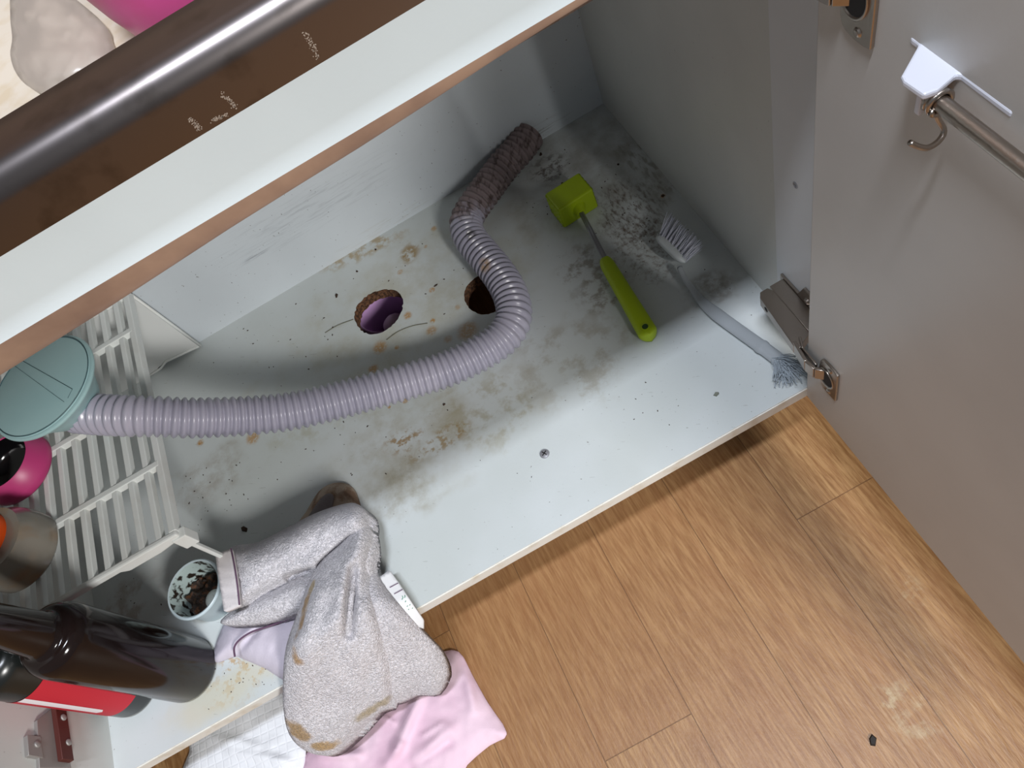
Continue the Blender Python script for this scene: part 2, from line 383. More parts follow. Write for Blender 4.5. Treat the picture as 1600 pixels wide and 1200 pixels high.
# screws on the panels
def screw(name, c, r, axis, parent):
    bm = N(); lathe(bm, [(0, 0.0016), (r * 0.5, 0.0016), (r * 0.9, 0.0009), (r, 0), (r, -0.002), (0, -0.002)], n=24)
    for a in (0.5, 0.5 + math.pi / 2):
        box(bm, -r * 0.6, r * 0.6, -r * 0.1, r * 0.1, 0.0005, 0.0018, 1, Matrix.Rotation(a, 4, 'Z'))
    if axis == 'x': bmesh.ops.rotate(bm, verts=bm.verts, matrix=Matrix.Rotation(-math.pi / 2, 3, 'Y'))
    bmesh.ops.translate(bm, verts=bm.verts, vec=c)
    return mesh_obj(name, bm, [m_screw, m_dark], parent, smooth=35)
w = fl(851, 709); screw('screw', (w[0], w[1], 0.0002), 0.0058, 'z', cab)
w = at(1243, 289, 0, -0.0016); bm = N(); lathe(bm, [(0.0030, -0.0006), (0.0034, 0.0004), (0.0026, 0.0008), (0.0022, 0.0001), (0, 0.0001)], n=20)
bmesh.ops.rotate(bm, verts=bm.verts, matrix=Matrix.Rotation(-math.pi / 2, 3, 'Y')); bmesh.ops.translate(bm, verts=bm.verts, vec=w)
mesh_obj('screw_hole', bm, m_screw, cab)
# door, open square to the cabinet
DX = -0.031
bm = N(); box(bm, DX, DX + 0.018, -0.446, 0.0, -0.019, 0.575); door = mesh_obj('door', bm, m_door, cab, bevel=0.0012)
# concealed hinges
def hinge(zc, parent, full=True):
    bm = N()
    # cup flange on door: plate in YZ plane on the inner face, proud toward -x
    yy = -0.034
    def P(y, z, x): return (x, y, z)
    def plate(poly, x0, x1, mi=0): prism(bm, poly, 0, x0, x1, mi)
    q = cr([(yy - 0.0125, zc - 0.026), (yy + 0.003, zc - 0.026), (yy + 0.011, zc - 0.018), (yy + 0.011, zc + 0.018), (yy + 0.003, zc + 0.026), (yy - 0.0125, zc + 0.026), (yy - 0.0145, zc + 0.02), (yy - 0.0145, zc - 0.02)], 3, True)
    plate([tuple(p) for p in q], DX - 0.0028, DX - 0.0001)
    # cup (dark recess) and its rim
    Rm = Matrix.Rotation(-math.pi / 2, 3, 'Y')
    b2 = N(); lathe(b2, [(0.0145, 0.0), (0.0150, 0.0012), (0.0135, 0.0015), (0.0125, 0.0004)], n=32); lathe(b2, [(0.0125, 0.0004), (0.0, 0.0003)], n=32, mi=1)
    bmesh.ops.scale(b2, verts=b2.verts, vec=(1.0, 0.8, 1)); bmesh.ops.rotate(b2, verts=b2.verts, matrix=Rm); bmesh.ops.translate(b2, verts=b2.verts, vec=(DX - 0.0028, yy + 0.001, zc))
    me = bpy.data.meshes.new('t'); b2.to_mesh(me); bm.from_mesh(me); b2.free()
    for s in (-1, 1):
        b2 = N(); lathe(b2, [(0, 0.0014), (0.002, 0.0014), (0.0031, 0)], n=16); bmesh.ops.rotate(b2, verts=b2.verts, matrix=Rm)
        bmesh.ops.translate(b2, verts=b2.verts, vec=(DX - 0.0028, yy - 0.004, zc + s * 0.0205)); me = bpy.data.meshes.new('t'); b2.to_mesh(me); bm.from_mesh(me); b2.free()
    # link arm from cup to body: bent strap
    def strap(pts, z0, z1, th, mi=0):
        for (x0, y0), (x1, y1) in zip(pts, pts[1:]):
            dx, dy = x1 - x0, y1 - y0; L = math.hypot(dx, dy); nx, ny = -dy / L * th / 2, dx / L * th / 2
            prism(bm, [(x0 + nx, y0 + ny), (x1 + nx, y1 + ny), (x1 - nx, y1 - ny), (x0 - nx, y0 - ny)], 2, z0, z1, mi)
    strap([(DX - 0.001, yy + 0.004), (DX - 0.008, yy + 0.011), (DX - 0.010, yy + 0.022), (-0.0375, 0.012)], zc - 0.009, zc + 0.009, 0.0034)
    strap([(DX - 0.004, yy + 0.014), (DX - 0.004, 0.002), (-0.030, 0.014)], zc - 0.008, zc + 0.008, 0.0024)
    # arm body: U channel
    prism(bm, [(-0.040, 0.010), (-0.036, 0.004), (-0.030, 0.008), (-0.020, 0.012), (-0.019, 0.072), (-0.0225, 0.080), (-0.031, 0.080), (-0.035, 0.074)], 2, zc - 0.0085, zc + 0.0060)
    bmesh.ops.recalc_face_normals(bm, faces=bm.faces)
    for yc in (0.045, 0.062):
        b2 = N(); lathe(b2, [(0, 0.0005), (0.0025, 0.0005), (0.0035, 0.0)], n=16, mi=1); bmesh.ops.rotate(b2, verts=b2.verts, matrix=Rm)
        bmesh.ops.translate(b2, verts=b2.verts, vec=(-0.0358, yc, zc)); me = bpy.data.meshes.new('t'); b2.to_mesh(me); bm.from_mesh(me); b2.free()
    # mounting plate on side panel
    prism(bm, [(0.018, zc - 0.010), (0.030, zc - 0.022), (0.046, zc - 0.022), (0.055, zc - 0.010), (0.085, zc - 0.009), (0.085, zc + 0.009), (0.055, zc + 0.010), (0.046, zc + 0.030), (0.034, zc + 0.030), (0.018, zc + 0.010)], 0, -0.0046, -0.0018)
    prism(bm, [(0.015, zc - 0.007), (0.080, zc - 0.007), (0.080, zc + 0.007), (0.015, zc + 0.007)], 0, -0.020, -0.0046)
    for s in (-1, 1):
        b2 = N(); lathe(b2, [(0, 0.0028), (0.0028, 0.0026), (0.0040, 0)], n=16); bmesh.ops.rotate(b2, verts=b2.verts, matrix=Rm)
        bmesh.ops.translate(b2, verts=b2.verts, vec=(-0.0046, 0.039, zc + s * 0.0165)); me = bpy.data.meshes.new('t'); b2.to_mesh(me); bm.from_mesh(me); b2.free()
    bmesh.ops.recalc_face_normals(bm, faces=bm.faces)
    return mesh_obj('hinge', bm, [m_nickel, m_dark], parent, smooth=35, bevel=0.0006)
hinge(0.078, door); hinge(0.496, door)
# left hinge mount on the left side panel
bm = N()
x = XL
hp = lambda px, py, dx=0.0: at(px, py, 0, XL + dx)
def quadplate(pix, x0, x1, mi=0):
    prism(bm, [(at(px, py, 0, x1)[1], at(px, py, 0, x1)[2]) for px, py in pix], 0, x0, x1, mi)
quadplate([(58, 1125), (90, 1100), (112, 1200), (62, 1200)], XL, XL + 0.004)
quadplate([(43, 1148), (64, 1150), (68, 1184), (45, 1180)], XL, XL + 0.005)
quadplate([(86, 1098), (104, 1110), (116, 1188), (98, 1186)], XL + 0.004, XL + 0.010, 1)  # red-brown reflection painted as a coloured strip on the hinge
for px, py in ((99, 1121), (107, 1160), (58, 1163)):
    w = at(px, py, 0, XL + 0.010); b2 = N(); lathe(b2, [(0, 0.002), (0.002, 0.002), (0.0035, 0.0012), (0.0037, -0.004)], n=20); bmesh.ops.rotate(b2, verts=b2.verts, matrix=Matrix.Rotation(math.pi / 2, 3, 'Y'))
    bmesh.ops.translate(b2, verts=b2.verts, vec=w if px > 80 else at(px, py, 0, XL + 0.005)); me = bpy.data.meshes.new('t'); b2.to_mesh(me); bm.from_mesh(me); b2.free()
bmesh.ops.recalc_face_normals(bm, faces=bm.faces)
o = mesh_obj('hinge', bm, [m_nickel, mat('hinge_strip_reflection', (84, 40, 34), 0.5, 0.2)], cab, smooth=35, bevel=0.0005); o.data.materials[0] = mat('dull_nickel', (150, 146, 142), 0.5, 0.45)
o['label'] = 'nickel hinge plate on the left side panel'

# ------------------------------------------------------------------ steel countertop
prof = [(-0.030, 0.609), (-0.0300, 0.6265)]
for i in range(1, 9):
    a = math.pi / 2 * i / 8; prof.append((-0.0180 - 0.012 * math.cos(a), 0.6265 + 0.012 * math.sin(a)))
prof += [(0.004, 0.6375), (0.0075, 0.6355), (0.0095, 0.631), (0.010, 0.598), (0.011, 0.552), (0.50, 0.550), (0.505, 0.60), (0.5449, 0.64), (0.5449, 0.5445), (0.003, 0.5445), (0.002, 0.607)]
bm = N(); prism(bm, prof, 0, -1.6, 0.30)
tag(mesh_obj('countertop', bm, m_steel, smooth=30), 'stainless steel sink counter with polished rolled front edge above the cabinet', 'countertop')
# dried water scale on steel front
bm = N()
for (px, py, px2, py2) in [(478, 52, 497, 92), (345, 145, 370, 170), (295, 185, 312, 203), (330, 190, 355, 180)]:
    a = at(px, py, 1, -0.0302); b = at(px2, py2, 1, -0.0302)
    for k in range(70):
        t = rng.rand(); p = a + (b - a) * t + np.array([rng.normal(0, 0.0006), 0, rng.normal(0, 0.0004)]); q = 0.00008 + 0.00016 * rng.rand()
        box(bm, p[0] - q, p[0] + q, -0.03006, -0.0299, p[2] - q, p[2] + q)
o = mesh_obj('water_scale', bm, mat('lime_scale', (150, 136, 122), 0.8)); tag(o, 'pale dried water scale streaks on the front of the steel counter', 'stains', kind='stuff')

# ------------------------------------------------------------------ generic soft sheet traced from its outline
def sheet(bm, outline, hfn, supp, th=0.006, step=5, mi=0, smooth_n=5, wall=True, minz=None):
    pts = cr(outline, smooth_n, True)
    P = np.array(pts)
    # resample the border
    Q = np.vstack([P, P[:1]]); Q, _ = resample(Q, step * 0.8); Q = Q[:-1]
    x0, y0 = Q.min(0); x1, y1 = Q.max(0)
    def inside(px, py):
        c = False; n = len(Q); j = n - 1
        for i in range(n):
            if ((Q[i, 1] > py) != (Q[j, 1] > py)) and (px < (Q[j, 0] - Q[i, 0]) * (py - Q[i, 1]) / (Q[j, 1] - Q[i, 1]) + Q[i, 0]): c = not c
            j = i
        return c
    A = Q; Bq = np.roll(Q, -1, 0)
    def dist(px, py):
        p = np.array([px, py]); ab = Bq - A; t = np.clip(((p - A) * ab).sum(1) / ((ab ** 2).sum(1) + 1e-9), 0, 1)
        return np.sqrt((((A + ab * t[:, None]) - p) ** 2).sum(1).min())
    V = [tuple(q) for q in Q]; D_ = [0.0] * len(V); nb_ = len(V)
    r = 0
    y = y0
    while y < y1:
        x = x0 + (step / 2 if r % 2 else 0)
        while x < x1:
            if inside(x, y):
                dd = dist(x, y)
                if dd > step * 0.7: V.append((x, y)); D_.append(dd)
            x += step
        y += step * 0.87; r += 1
    edges = [(i, (i + 1) % nb_) for i in range(nb_)]
    vv, ee, ff, ov, *_ = delaunay_2d_cdt([Vector(v) for v in V], edges, [], 1, 1e-4)
    top = []; bot = []
    for i, p in enumerate(vv):
        dd = D_[ov[i][0]] if ov[i] else 0
        h = hfn(p.x, p.y, dd)
        lo, hi = -0.149, 0.70
        for _ in range(34):
            z = (lo + hi) / 2; w = fl(p.x, p.y, z)
            if z - supp(w[1]) - h > 0: hi = z
            else: lo = z
        w = fl(p.x, p.y, z); top.append(bm.verts.new(w))
        zb = max(supp(w[1]) + 0.0005, w[2] - th) if th else w[2] - 0.001
        bot.append(bm.verts.new((w[0], w[1], min(w[2] - 0.0006, zb))))
    cnt = {}
    for f in ff:
        try: fa = bm.faces.new([top[i] for i in f]); fa.material_index = mi; fb = bm.faces.new([bot[i] for i in reversed(f)]); fb.material_index = mi
        except ValueError: continue
        for a, b in zip(f, list(f[1:]) + [f[0]]): cnt.setdefault(frozenset((a, b)), []).append((a, b))
    for k, v in cnt.items():
        if len(v) == 1:
            a, b = v[0]; bm.faces.new((top[b], top[a], bot[a], bot[b])).material_index = mi
    bmesh.ops.recalc_face_normals(bm, faces=bm.faces)

# ------------------------------------------------------------------ things on the counter: tray, bag, bowl
bm = N(); prism(bm, [(-0.80, 0.02), (-0.10, 0.02), (-0.10, 0.49), (-0.80, 0.49)], 2, 0.553, 0.560)
tag(mesh_obj('tray', bm, mat('cream_plastic', (214, 204, 188), 0.5, vary=(60, (205, 190, 165), 0.5, 0.7)), bevel=0.003), 'cream plastic tray in the sink behind the steel edge', 'tray')
bm = N(); flat = lambda y: 0.5605
def hb(x, y, d): return 0.003 + 0.012 * (1 - math.exp(-d / 30)) + 0.006 * fbm(x / 22, y / 22)
sheet(bm, [(20, -20), (16, 25), (19, 60), (16, 85), (24, 112), (44, 134), (90, 150), (170, 110), (170, 50), (120, 0), (60, -40)], hb, flat, th=0.01, step=9)
tag(mesh_obj('plastic_bag', bm, mat('cloudy_plastic', (196, 184, 172), 0.3, trans=0.25), smooth=True), 'crumpled cloudy plastic bag lying on the cream tray', 'bag')
bm = N(); bc = at(262, -105, 2, 0.60)
lathe(bm, [(0.0, 0.0), (0.040, 0.0), (0.048, 0.006), (0.054, 0.026), (0.058, 0.045), (0.056, 0.0455), (0.052, 0.027), (0.045, 0.009), (0.0, 0.004)], n=64)
bmesh.ops.translate(bm, verts=bm.verts, vec=(bc[0], bc[1], 0.5603))
tag(mesh_obj('bowl', bm, mat('magenta_plastic', (174, 50, 100), 0.35, vary=(20, (184, 56, 128), 0.4, 0.6)), smooth=40), 'magenta plastic bowl sitting behind the steel counter edge', 'bowl')

# ------------------------------------------------------------------ corrugated hose
hp = [((120, 645), .205), ((160, 648), .203), ((205, 650), .195), ((250, 651), .18), ((300, 653), .160), ((380, 650), .125), ((450, 643), .10), ((520, 628), .078), ((590, 609), .058), ((650, 592), .044), ((700, 576), .034), ((748, 553), .027), ((785, 528), .024),
      ((802, 500), .023), ((800, 468), .023), ((784, 435), .023), ((757, 400), .024), ((736, 374), .025), ((728, 350), .025), ((737, 328), .025), ((757, 300), .025), ((785, 262), .025), ((812, 232), .025), ((826, 212), .024)]
hw = [fl(p[0], p[1], z) for p, z in hp]; hw[-1][1] = min(hw[-1][1], 0.524)
print('HOSE END', hw[0], hw[-1], hw[-2])
path, tt = resample(cr(hw, 12), 0.0085 / 8)
def hr(i):
    ph = (tt[i] / 0.0085) % 1.0
    return 0.0186 + 0.0040 * (0.5 + 0.5 * math.cos(2 * math.pi * ph)) ** 0.6
m_hose = mat('grey_lilac_pvc', (188, 184, 200), 0.28); nb = NB(m_hose); b_ = m_hose.node_tree.nodes['Principled BSDF']
c = nb.mix(nb.rng(nb.noise(12, 3), 0.35, 0.65), (172, 169, 184), (158, 156, 172))
sep = m_hose.node_tree.nodes.new('ShaderNodeSeparateXYZ'); nb.link(nb.pos, sep.inputs[0])
y_ = nb.math('ADD', sep.outputs[1], nb.math('MULTIPLY', nb.math('SUBTRACT', nb.noise(60, 4), 0.5), 0.05))
dm = nb.rng(y_, 0.418, 0.440); c = nb.mix(nb.math('MULTIPLY', dm, 0.75), c, (112, 90, 78))
dk = nb.math('MULTIPLY', nb.rng(y_, 0.412, 0.43), nb.rng(nb.noise(90, 5, nb.mapping(rot=(0, 0, -0.9), scale=(0.45, 2.2, 1))), 0.50, 0.66)); c = nb.mix(nb.math('MULTIPLY', dk, 0.75), c, (58, 42, 34))
for p in ((756, 412), (735, 366), (470, 618)):
    w = fl(p[0], p[1], 0.045); c = nb.blob(c, (w[0], w[1]), (0.010, 0.014), (170, 140, 105) if p[0] != 735 else (40, 30, 26), 0.8, nscale=120, lo=.35, hi=.5, wob=.3)
nb.link(c, b_.inputs['Base Color']); nb.link(nb.math('ADD', nb.math('MULTIPLY', dm, 0.5), 0.28), b_.inputs['Roughness'])
bm = N(); tube(bm, path, hr, 32)
tag(mesh_obj('drain_hose', bm, m_hose, smooth=True), 'long corrugated grey drain hose snaking across the cabinet bottom, its far end dirt-brown', 'hose')

# mint round drain housing at the end of the hose
hc = (-0.722, 0.317)
mh = thing('drain_housing', (hc[0], hc[1], 0.158), 'round mint green plastic drain housing joined to the grey hose, above the white shelf', 'drain housing')
m_mint = mat('mint_plastic', (172, 206, 208), 0.42, vary=(8, (164, 200, 203), 0.4, 0.6)); m_mintd = mat('mint_plastic_groove', (62, 92, 98), 0.6)
bm = N(); lathe(bm, [(0, 0.251), (0.0565, 0.2510), (0.0585, 0.2500)], n=96)
mesh_obj('lid', bm, m_mint, mh, smooth=30).location = (0, 0, 0)
o = COL.objects[-1] if False else bpy.data.objects['lid']; o.data.transform(Matrix.Translation((hc[0], hc[1], 0)))
bm = N(); lathe(bm, [(0.0582, 0.2499), (0.0590, 0.2492), (0.0600, 0.2492), (0.0616, 0.2480), (0.0618, 0.2462), (0.0605, 0.2440), (0.052, 0.236), (0.042, 0.222), (0.033, 0.206), (0.022, 0.196), (0.012, 0.190), (0.011, 0.1515), (0, 0.1515)], n=96)
for f in bm.faces: pass
bmesh.ops.translate(bm, verts=bm.verts, vec=(hc[0], hc[1], 0)); mesh_obj('body', bm, m_mint, mh, smooth=40)
bm = N(); lathe(bm, [(0.0572, 0.2506), (0.0581, 0.2514), (0.0586, 0.2506)], n=96); bmesh.ops.translate(bm, verts=bm.verts, vec=(hc[0], hc[1], 0)); mesh_obj('seam', bm, m_mintd, mh)
bm = N(); la = fl(25, 558, 0.2513); lb = fl(113, 608, 0.2513); lc = fl(106, 622, 0.2513); ld = fl(15, 566, .2513); le = fl(100, 628, .2513)
for a, b, r in ((la, lb, 0.00035), (lb, lc, 0.0002), (ld, le, 0.0002)): tube(bm, [a, b], r, 6)
mesh_obj('engraved_line', bm, m_mintd, mh)
bm = N(); a = Vector(hw[0]); d_ = (Vector(hw[0]) - Vector(hw[1])).normalized(); tube(bm, [a - d_ * 0.004, a + d_ * 0.02], 0.0182, 32); mesh_obj('outlet', bm, m_mint, mh, smooth=40)

# ------------------------------------------------------------------ under-sink shelf
SZ = 0.15; sx1 = -0.670; sy0 = 0.137; sy1 = 0.512; sx0 = -0.889
m_rack = mat('white_rack_plastic', (226, 229, 226), 0.45, vary=(18, (212, 210, 204), 0.5, 0.75))
sh = thing('storage_shelf', ((sx0 + sx1) / 2, (sy0 + sy1) / 2, 0), 'white plastic slatted shelf standing at the left of the cabinet bottom', 'shelf')
bm = N()
box(bm, sx1 - 0.008, sx1, sy0 + 0.006, sy1, SZ - 0.012, SZ)
prism(bm, [(sx1, SZ - 0.012), (sx1 - 0.008, SZ - 0.012), (sx1 - 0.008, SZ), (sx1, SZ)], 1, sy1 - 0.002, sy1)
mesh_obj('side_rail', bm, m_rack, sh, bevel=0.002)
bm = N()   # front rail, deeper for its middle, rounded end
poly = [(sx0, SZ - 0.010), (-0.83, SZ - 0.010), (-0.745, SZ - 0.010), (-0.738, SZ - 0.016), (-0.700, SZ - 0.016), (sx1 - 0.008, SZ - 0.012), (sx1, SZ - 0.006), (sx1, SZ), (sx0, SZ)]
prism(bm, poly, 1, sy0, sy0 + 0.007); mesh_obj('front_rail', bm, m_rack, sh, bevel=0.002)
bm = N(); box(bm, sx0, sx1, sy1 - 0.006, sy1, SZ - 0.012, SZ); mesh_obj('back_rail', bm, m_rack, sh, bevel=0.002)
k = 0; x = sx1 - 0.0205
while x > sx0 + 0.004:
    bm = N(); box(bm, x - 0.0035, x + 0.0035, sy0 + 0.005, sy1 - 0.003, SZ - 0.009, SZ - 0.0005); mesh_obj('slat', bm, m_rack, sh, bevel=0.001); x -= 0.0206
for yc in (0.2325, 0.3315, 0.4400):
    bm = N(); box(bm, sx0 if yc > .3 else -0.815, sx1 - 0.004, yc - 0.0038, yc + 0.0038, SZ - 0.0085, SZ + 0.0004); mesh_obj('cross_bar', bm, m_rack, sh, bevel=0.001)
# legs
bm = N(); box(bm, sx1 - 0.006, sx1 - 0.001, sy0, sy0 + 0.005, 0.0, SZ - 0.006); box(bm, sx1 - 0.010, sx1 + 0.006, sy0 - 0.002, sy0 + 0.010, SZ - 0.03, SZ - 0.006)
mesh_obj('leg', bm, m_rack, sh, bevel=0.001)
m_leg = mat('cloudy_white_plastic', (214, 216, 214), 0.35)
bm = N(); prism(bm, [(sx0, 0.0), (-0.742, 0.0), (-0.738, 0.006), (-0.722, 0.008), (sx1 - 0.002, 0.001), (sx1, 0.004), (sx1 - 0.004, SZ - 0.004), (sx0, SZ - 0.004)], 1, sy1 - 0.001, sy1 + 0.005)
mesh_obj('leg', bm, m_leg, sh, bevel=0.0012)
bm = N()
tube(bm, [(sx1 + 0.001, sy1 - 0.002, 0.002), (sx1 - 0.003, sy1 - 0.002, SZ - 0.006)], 0.0022, 8); tube(bm, [(sx1, sy1 - 0.002, 0.003), (-0.722, sy1 - 0.002, 0.010), (-0.735, sy1 - 0.002, 0.004), (-0.76, sy1 - 0.002, 0.003)], 0.0018, 8)
mesh_obj('leg_rim', bm, m_rack, sh, smooth=True)
bm = N(); box(bm, sx0 + 0.001, sx0 + 0.006, sy0, sy0 + 0.005, 0.0, SZ - 0.006); mesh_obj('leg', bm, m_rack, sh)

# magenta cup on the shelf
m_mag = mat('magenta_enamel', (186, 58, 116), 0.4); m_blk = mat('black_inside', (14, 13, 15), 0.12)
cup = thing('cup', (-0.842, 0.325, SZ), 'magenta cup with glossy black inside on the white shelf', 'cup')
bm = N(); lathe(bm, [(0, SZ), (0.040, SZ), (0.0435, SZ + 0.004), (0.0435, SZ + 0.012), (0.0335, SZ + 0.0285), (0.0325, SZ + 0.0295), (0.0315, SZ + 0.0285)], n=64); bmesh.ops.translate(bm, verts=bm.verts, vec=(-0.842, 0.325, 0)); mesh_obj('shell', bm, m_mag, cup, smooth=50)
bm = N(); lathe(bm, [(0.0315, SZ + 0.0285), (0.031, SZ + 0.012), (0.024, SZ + 0.004), (0, SZ + 0.003)], n=64); bmesh.ops.translate(bm, verts=bm.verts, vec=(-0.842, 0.325, 0)); mesh_obj('lining', bm, m_blk, cup, smooth=True)
# jar with orange lid
jar = thing('jar', (-0.846, 0.216, SZ), 'squat smoky grey jar with an orange lid on the white shelf', 'jar')
bm = N(); lathe(bm, [(0, SZ), (0.041, SZ), (0.0445, SZ + 0.004), (0.0445, SZ + 0.020), (0.041, SZ + 0.034), (0.0365, SZ + 0.042), (0.036, SZ + 0.046), (0, SZ + 0.046)], n=64); bmesh.ops.translate(bm, verts=bm.verts, vec=(-0.846, 0.216, 0))
mesh_obj('body', bm, mat('smoky_glass', (134, 128, 118), 0.22, vary=(25, (140, 116, 90), 0.5, 0.7), coat=0.3), jar, smooth=40)
bm = N(); lathe(bm, [(0.030, SZ + 0.045), (0.030, SZ + 0.054), (0.0285, SZ + 0.056), (0, SZ + 0.058)], n=64); bmesh.ops.translate(bm, verts=bm.verts, vec=(-0.855, 0.222, 0))
mesh_obj('lid', bm, mat('orange_plastic', (232, 84, 14), 0.4), jar, smooth=40)

# ------------------------------------------------------------------ bottles
def bottle(name, c, r, sh_z, neck_r, top_z, mat_, label, cat, extra=None):
    t = thing(name, (c[0], c[1], 0), label, cat)
    bm = N(); prof = [(0, 0.002), (r * 0.7, 0.0), (r * 0.93, 0.0015), (r, 0.008), (r, sh_z - 0.012)]
    for i in range(1, 9):
        a = math.pi / 2 * i / 8; prof.append((neck_r + 0.004 + (r - neck_r - 0.004) * math.cos(a), sh_z - 0.012 + 0.022 * math.sin(a)))
    prof += [(neck_r + 0.001, sh_z + 0.012), (neck_r, sh_z + 0.02), (neck_r * 0.82, top_z - 0.012), (neck_r * 0.9, top_z - 0.010), (neck_r * 0.9, top_z), (0, top_z)]
    lathe(bm, prof, n=64); bmesh.ops.translate(bm, verts=bm.verts, vec=(c[0], c[1], 0)); mesh_obj('glass', bm, mat_, t, smooth=50)
    return t
m_brown = mat('brown_glass', (24, 17, 16), 0.12, spec=0.28, vary=(9, (32, 21, 17), 0.5, 0.65))
bottle('bottle', (-0.7800, 0.070), 0.0358, 0.200, 0.0205, 0.30, m_brown, 'plain dark brown glass bottle standing nearest the mouldy cup', 'bottle')
m_green = mat('black_glass', (24, 27, 26), 0.25)
b2c = (-0.8530, 0.088); b2 = bottle('bottle', b2c, 0.0345, 0.195, 0.015, 0.28, m_green, 'black bottle with a red label behind the plain brown bottle', 'bottle')
def band(bm, c, r, z0, z1, a0, a1, n=40, rnd=0):
    rows = []
    for i in range(n + 1):
        a = a0 + (a1 - a0) * i / n
        rows.append([bm.verts.new((c[0] + r * math.cos(a), c[1] + r * math.sin(a), z)) for z in (z0, z1)])
    for p, q in zip(rows, rows[1:]): bm.faces.new((p[0], q[0], q[1], p[1]))
bm = N(); band(bm, b2c, 0.0348, 0.030, 0.158, 0, 2 * math.pi, 64); lab = mesh_obj('label', bm, mat('red_paper', (186, 32, 50), 0.55), b2, smooth=True); lab['label'] = 'bright red paper label'
bm = N(); a0 = math.radians(-96)
nn = 30; rows = []
for i in range(nn + 1):   # white stripe with round end
    z = 0.052 + (0.158 - 0.052) * i / nn; hwid = 0.0042 * math.sqrt(max(0.0, 1 - max(0, (0.0562 - z) / 0.0042) ** 2)) + 1e-5
    rows.append([bm.verts.new((b2c[0] + 0.0350 * math.cos(a0 + s * hwid / 0.035), b2c[1] + 0.0350 * math.sin(a0 + s * hwid / 0.035), z)) for s in (-1, -0.3, 0.3, 1)])
for p, q in zip(rows, rows[1:]):
    for j in range(3): bm.faces.new((p[j], p[j + 1], q[j + 1], q[j]))
mesh_obj('stripe', bm, mat('white_paper', (228, 222, 226), 0.6), lab)

# ------------------------------------------------------------------ mouldy cup
cc = (-0.731, 0.137)
cp = thing('cup', (cc[0], cc[1], 0), 'small pale blue-grey plastic cup crusted with black mould, by the towel', 'cup')
m_cup = mat('pale_blue_plastic', (176, 192, 190), 0.35, vary=(110, (44, 36, 30), 0.49, 0.56)); m_cupo = mat('pale_blue_plastic_clean', (190, 205, 210), 0.35)
bm = N(); lathe(bm, [(0, 0.0), (0.0265, 0.0), (0.0285, 0.002), (0.0315, 0.036), (0.0335, 0.037), (0.0350, 0.0385), (0.0350, 0.041), (0.0335, 0.0425), (0.0318, 0.0415)], n=64); bmesh.ops.translate(bm, verts=bm.verts, vec=(cc[0], cc[1], 0)); mesh_obj('body', bm, m_cupo, cp, smooth=50)
bm = N(); lathe(bm, [(0.0318, 0.0415), (0.0295, 0.037), (0.027, 0.0035), (0, 0.003)], n=64); bmesh.ops.translate(bm, verts=bm.verts, vec=(cc[0], cc[1], 0)); mesh_obj('inside', bm, m_cup, cp, smooth=40)
bm = N()
R_ = 22
gv_ = {}
for i in range(-R_, R_ + 1):
    for j in range(-R_, R_ + 1):
        x, y = i * 0.0262 / R_, j * 0.0262 / R_
        d = math.hypot(x, y)
        if d < 0.0262: gv_[(i, j)] = bm.verts.new((cc[0] + x, cc[1] + y, 0.004 + 0.022 * max(0, fbm(x * 120 + 5, y * 120) + 0.40) * (0.4 + d / 0.0262 * 1.0) ))
for (i, j), v in gv_.items():
    q = [gv_.get((i + 1, j)), gv_.get((i + 1, j + 1)), gv_.get((i, j + 1))]
    if all(q): bm.faces.new([v] + q)
mesh_obj('mould', bm, mat('mould', (44, 32, 24), 0.7, vary=(160, (92, 58, 34), 0.5, 0.62), bump=(400, 0.001)), cp, smooth=True)
bm = N(); lathe(bm, [(0, 0.0175), (0.006, 0.0172), (0.011, 0.015), (0.0125, 0.010), (0.012, 0.006)], n=32); bmesh.ops.translate(bm, verts=bm.verts, vec=(cc[0] + 0.006, cc[1] - 0.009, 0)); mesh_obj('white_lump', bm, mat('dull_white', (190, 196, 190), 0.5, vary=(120, (110, 100, 85), .58, .7)), cp, smooth=True)

# ------------------------------------------------------------------ green tenderiser mallet
m_lime = mat('lime_plastic', (166, 190, 12), 0.45, bump=(350, 0.0003))
ml = thing('meat_mallet', (-0.12, 0.27, 0), 'lime green meat mallet with a steel shaft lying on the cabinet bottom', 'mallet')
hc_ = Vector((-0.1195, 0.376, 0.0185)); RZ = Matrix.Translation(hc_) @ Matrix.Rotation(math.radians(3), 4, 'Z')
bm = N()
poly = [(-0.0185, -0.0185), (0.0185, -0.0185), (0.0185, 0.0185), (-0.0185, 0.0185)]
for s in (-1, 1):
    for a in range(5):
        for b in range(5):
            y = -0.0148 + a * 0.0074; z = -0.0148 + b * 0.0074
            vs = [bm.verts.new(RZ @ Vector((s * 0.0258, y + dy, z + dz))) for dy, dz in ((-.0034, -.0034), (.0034, -.0034), (.0034, .0034), (-.0034, .0034))]
            tp = bm.verts.new(RZ @ Vector((s * 0.0288, y, z)))
            for i in range(4): bm.faces.new((vs[i], vs[(i + 1) % 4], tp))
box(bm, -0.026, 0.026, -0.0185, 0.0185, -0.0182, 0.0182, 0, RZ)
bmesh.ops.recalc_face_normals(bm, faces=bm.faces)
mesh_obj('head', bm, m_lime, ml, bevel=0.0026)
bm = N(); a = RZ @ Vector((0.001, -0.018, 0)); d_ = (Vector((-0.128, 0.268, 0.0145)) - a).normalized()
tube(bm, [a - d_ * 0.002, a + d_ * 0.006, a + d_ * 0.010], lambda i: (0.010, 0.0075, 0.006)[i], 20); mesh_obj('collar', bm, m_lime, ml, smooth=40)
bm = N(); e = Vector((-0.1285, 0.268, 0.0125)); tube(bm, [a, e - Vector((0, 0.01, 0))], 0.0034, 14)
for s in (-1, 1): tube(bm, [a + Vector((s * 0.0015, 0, 0.0028)), e + Vector((s * 0.0015, 0, 0.0028))], 0.0012, 8)
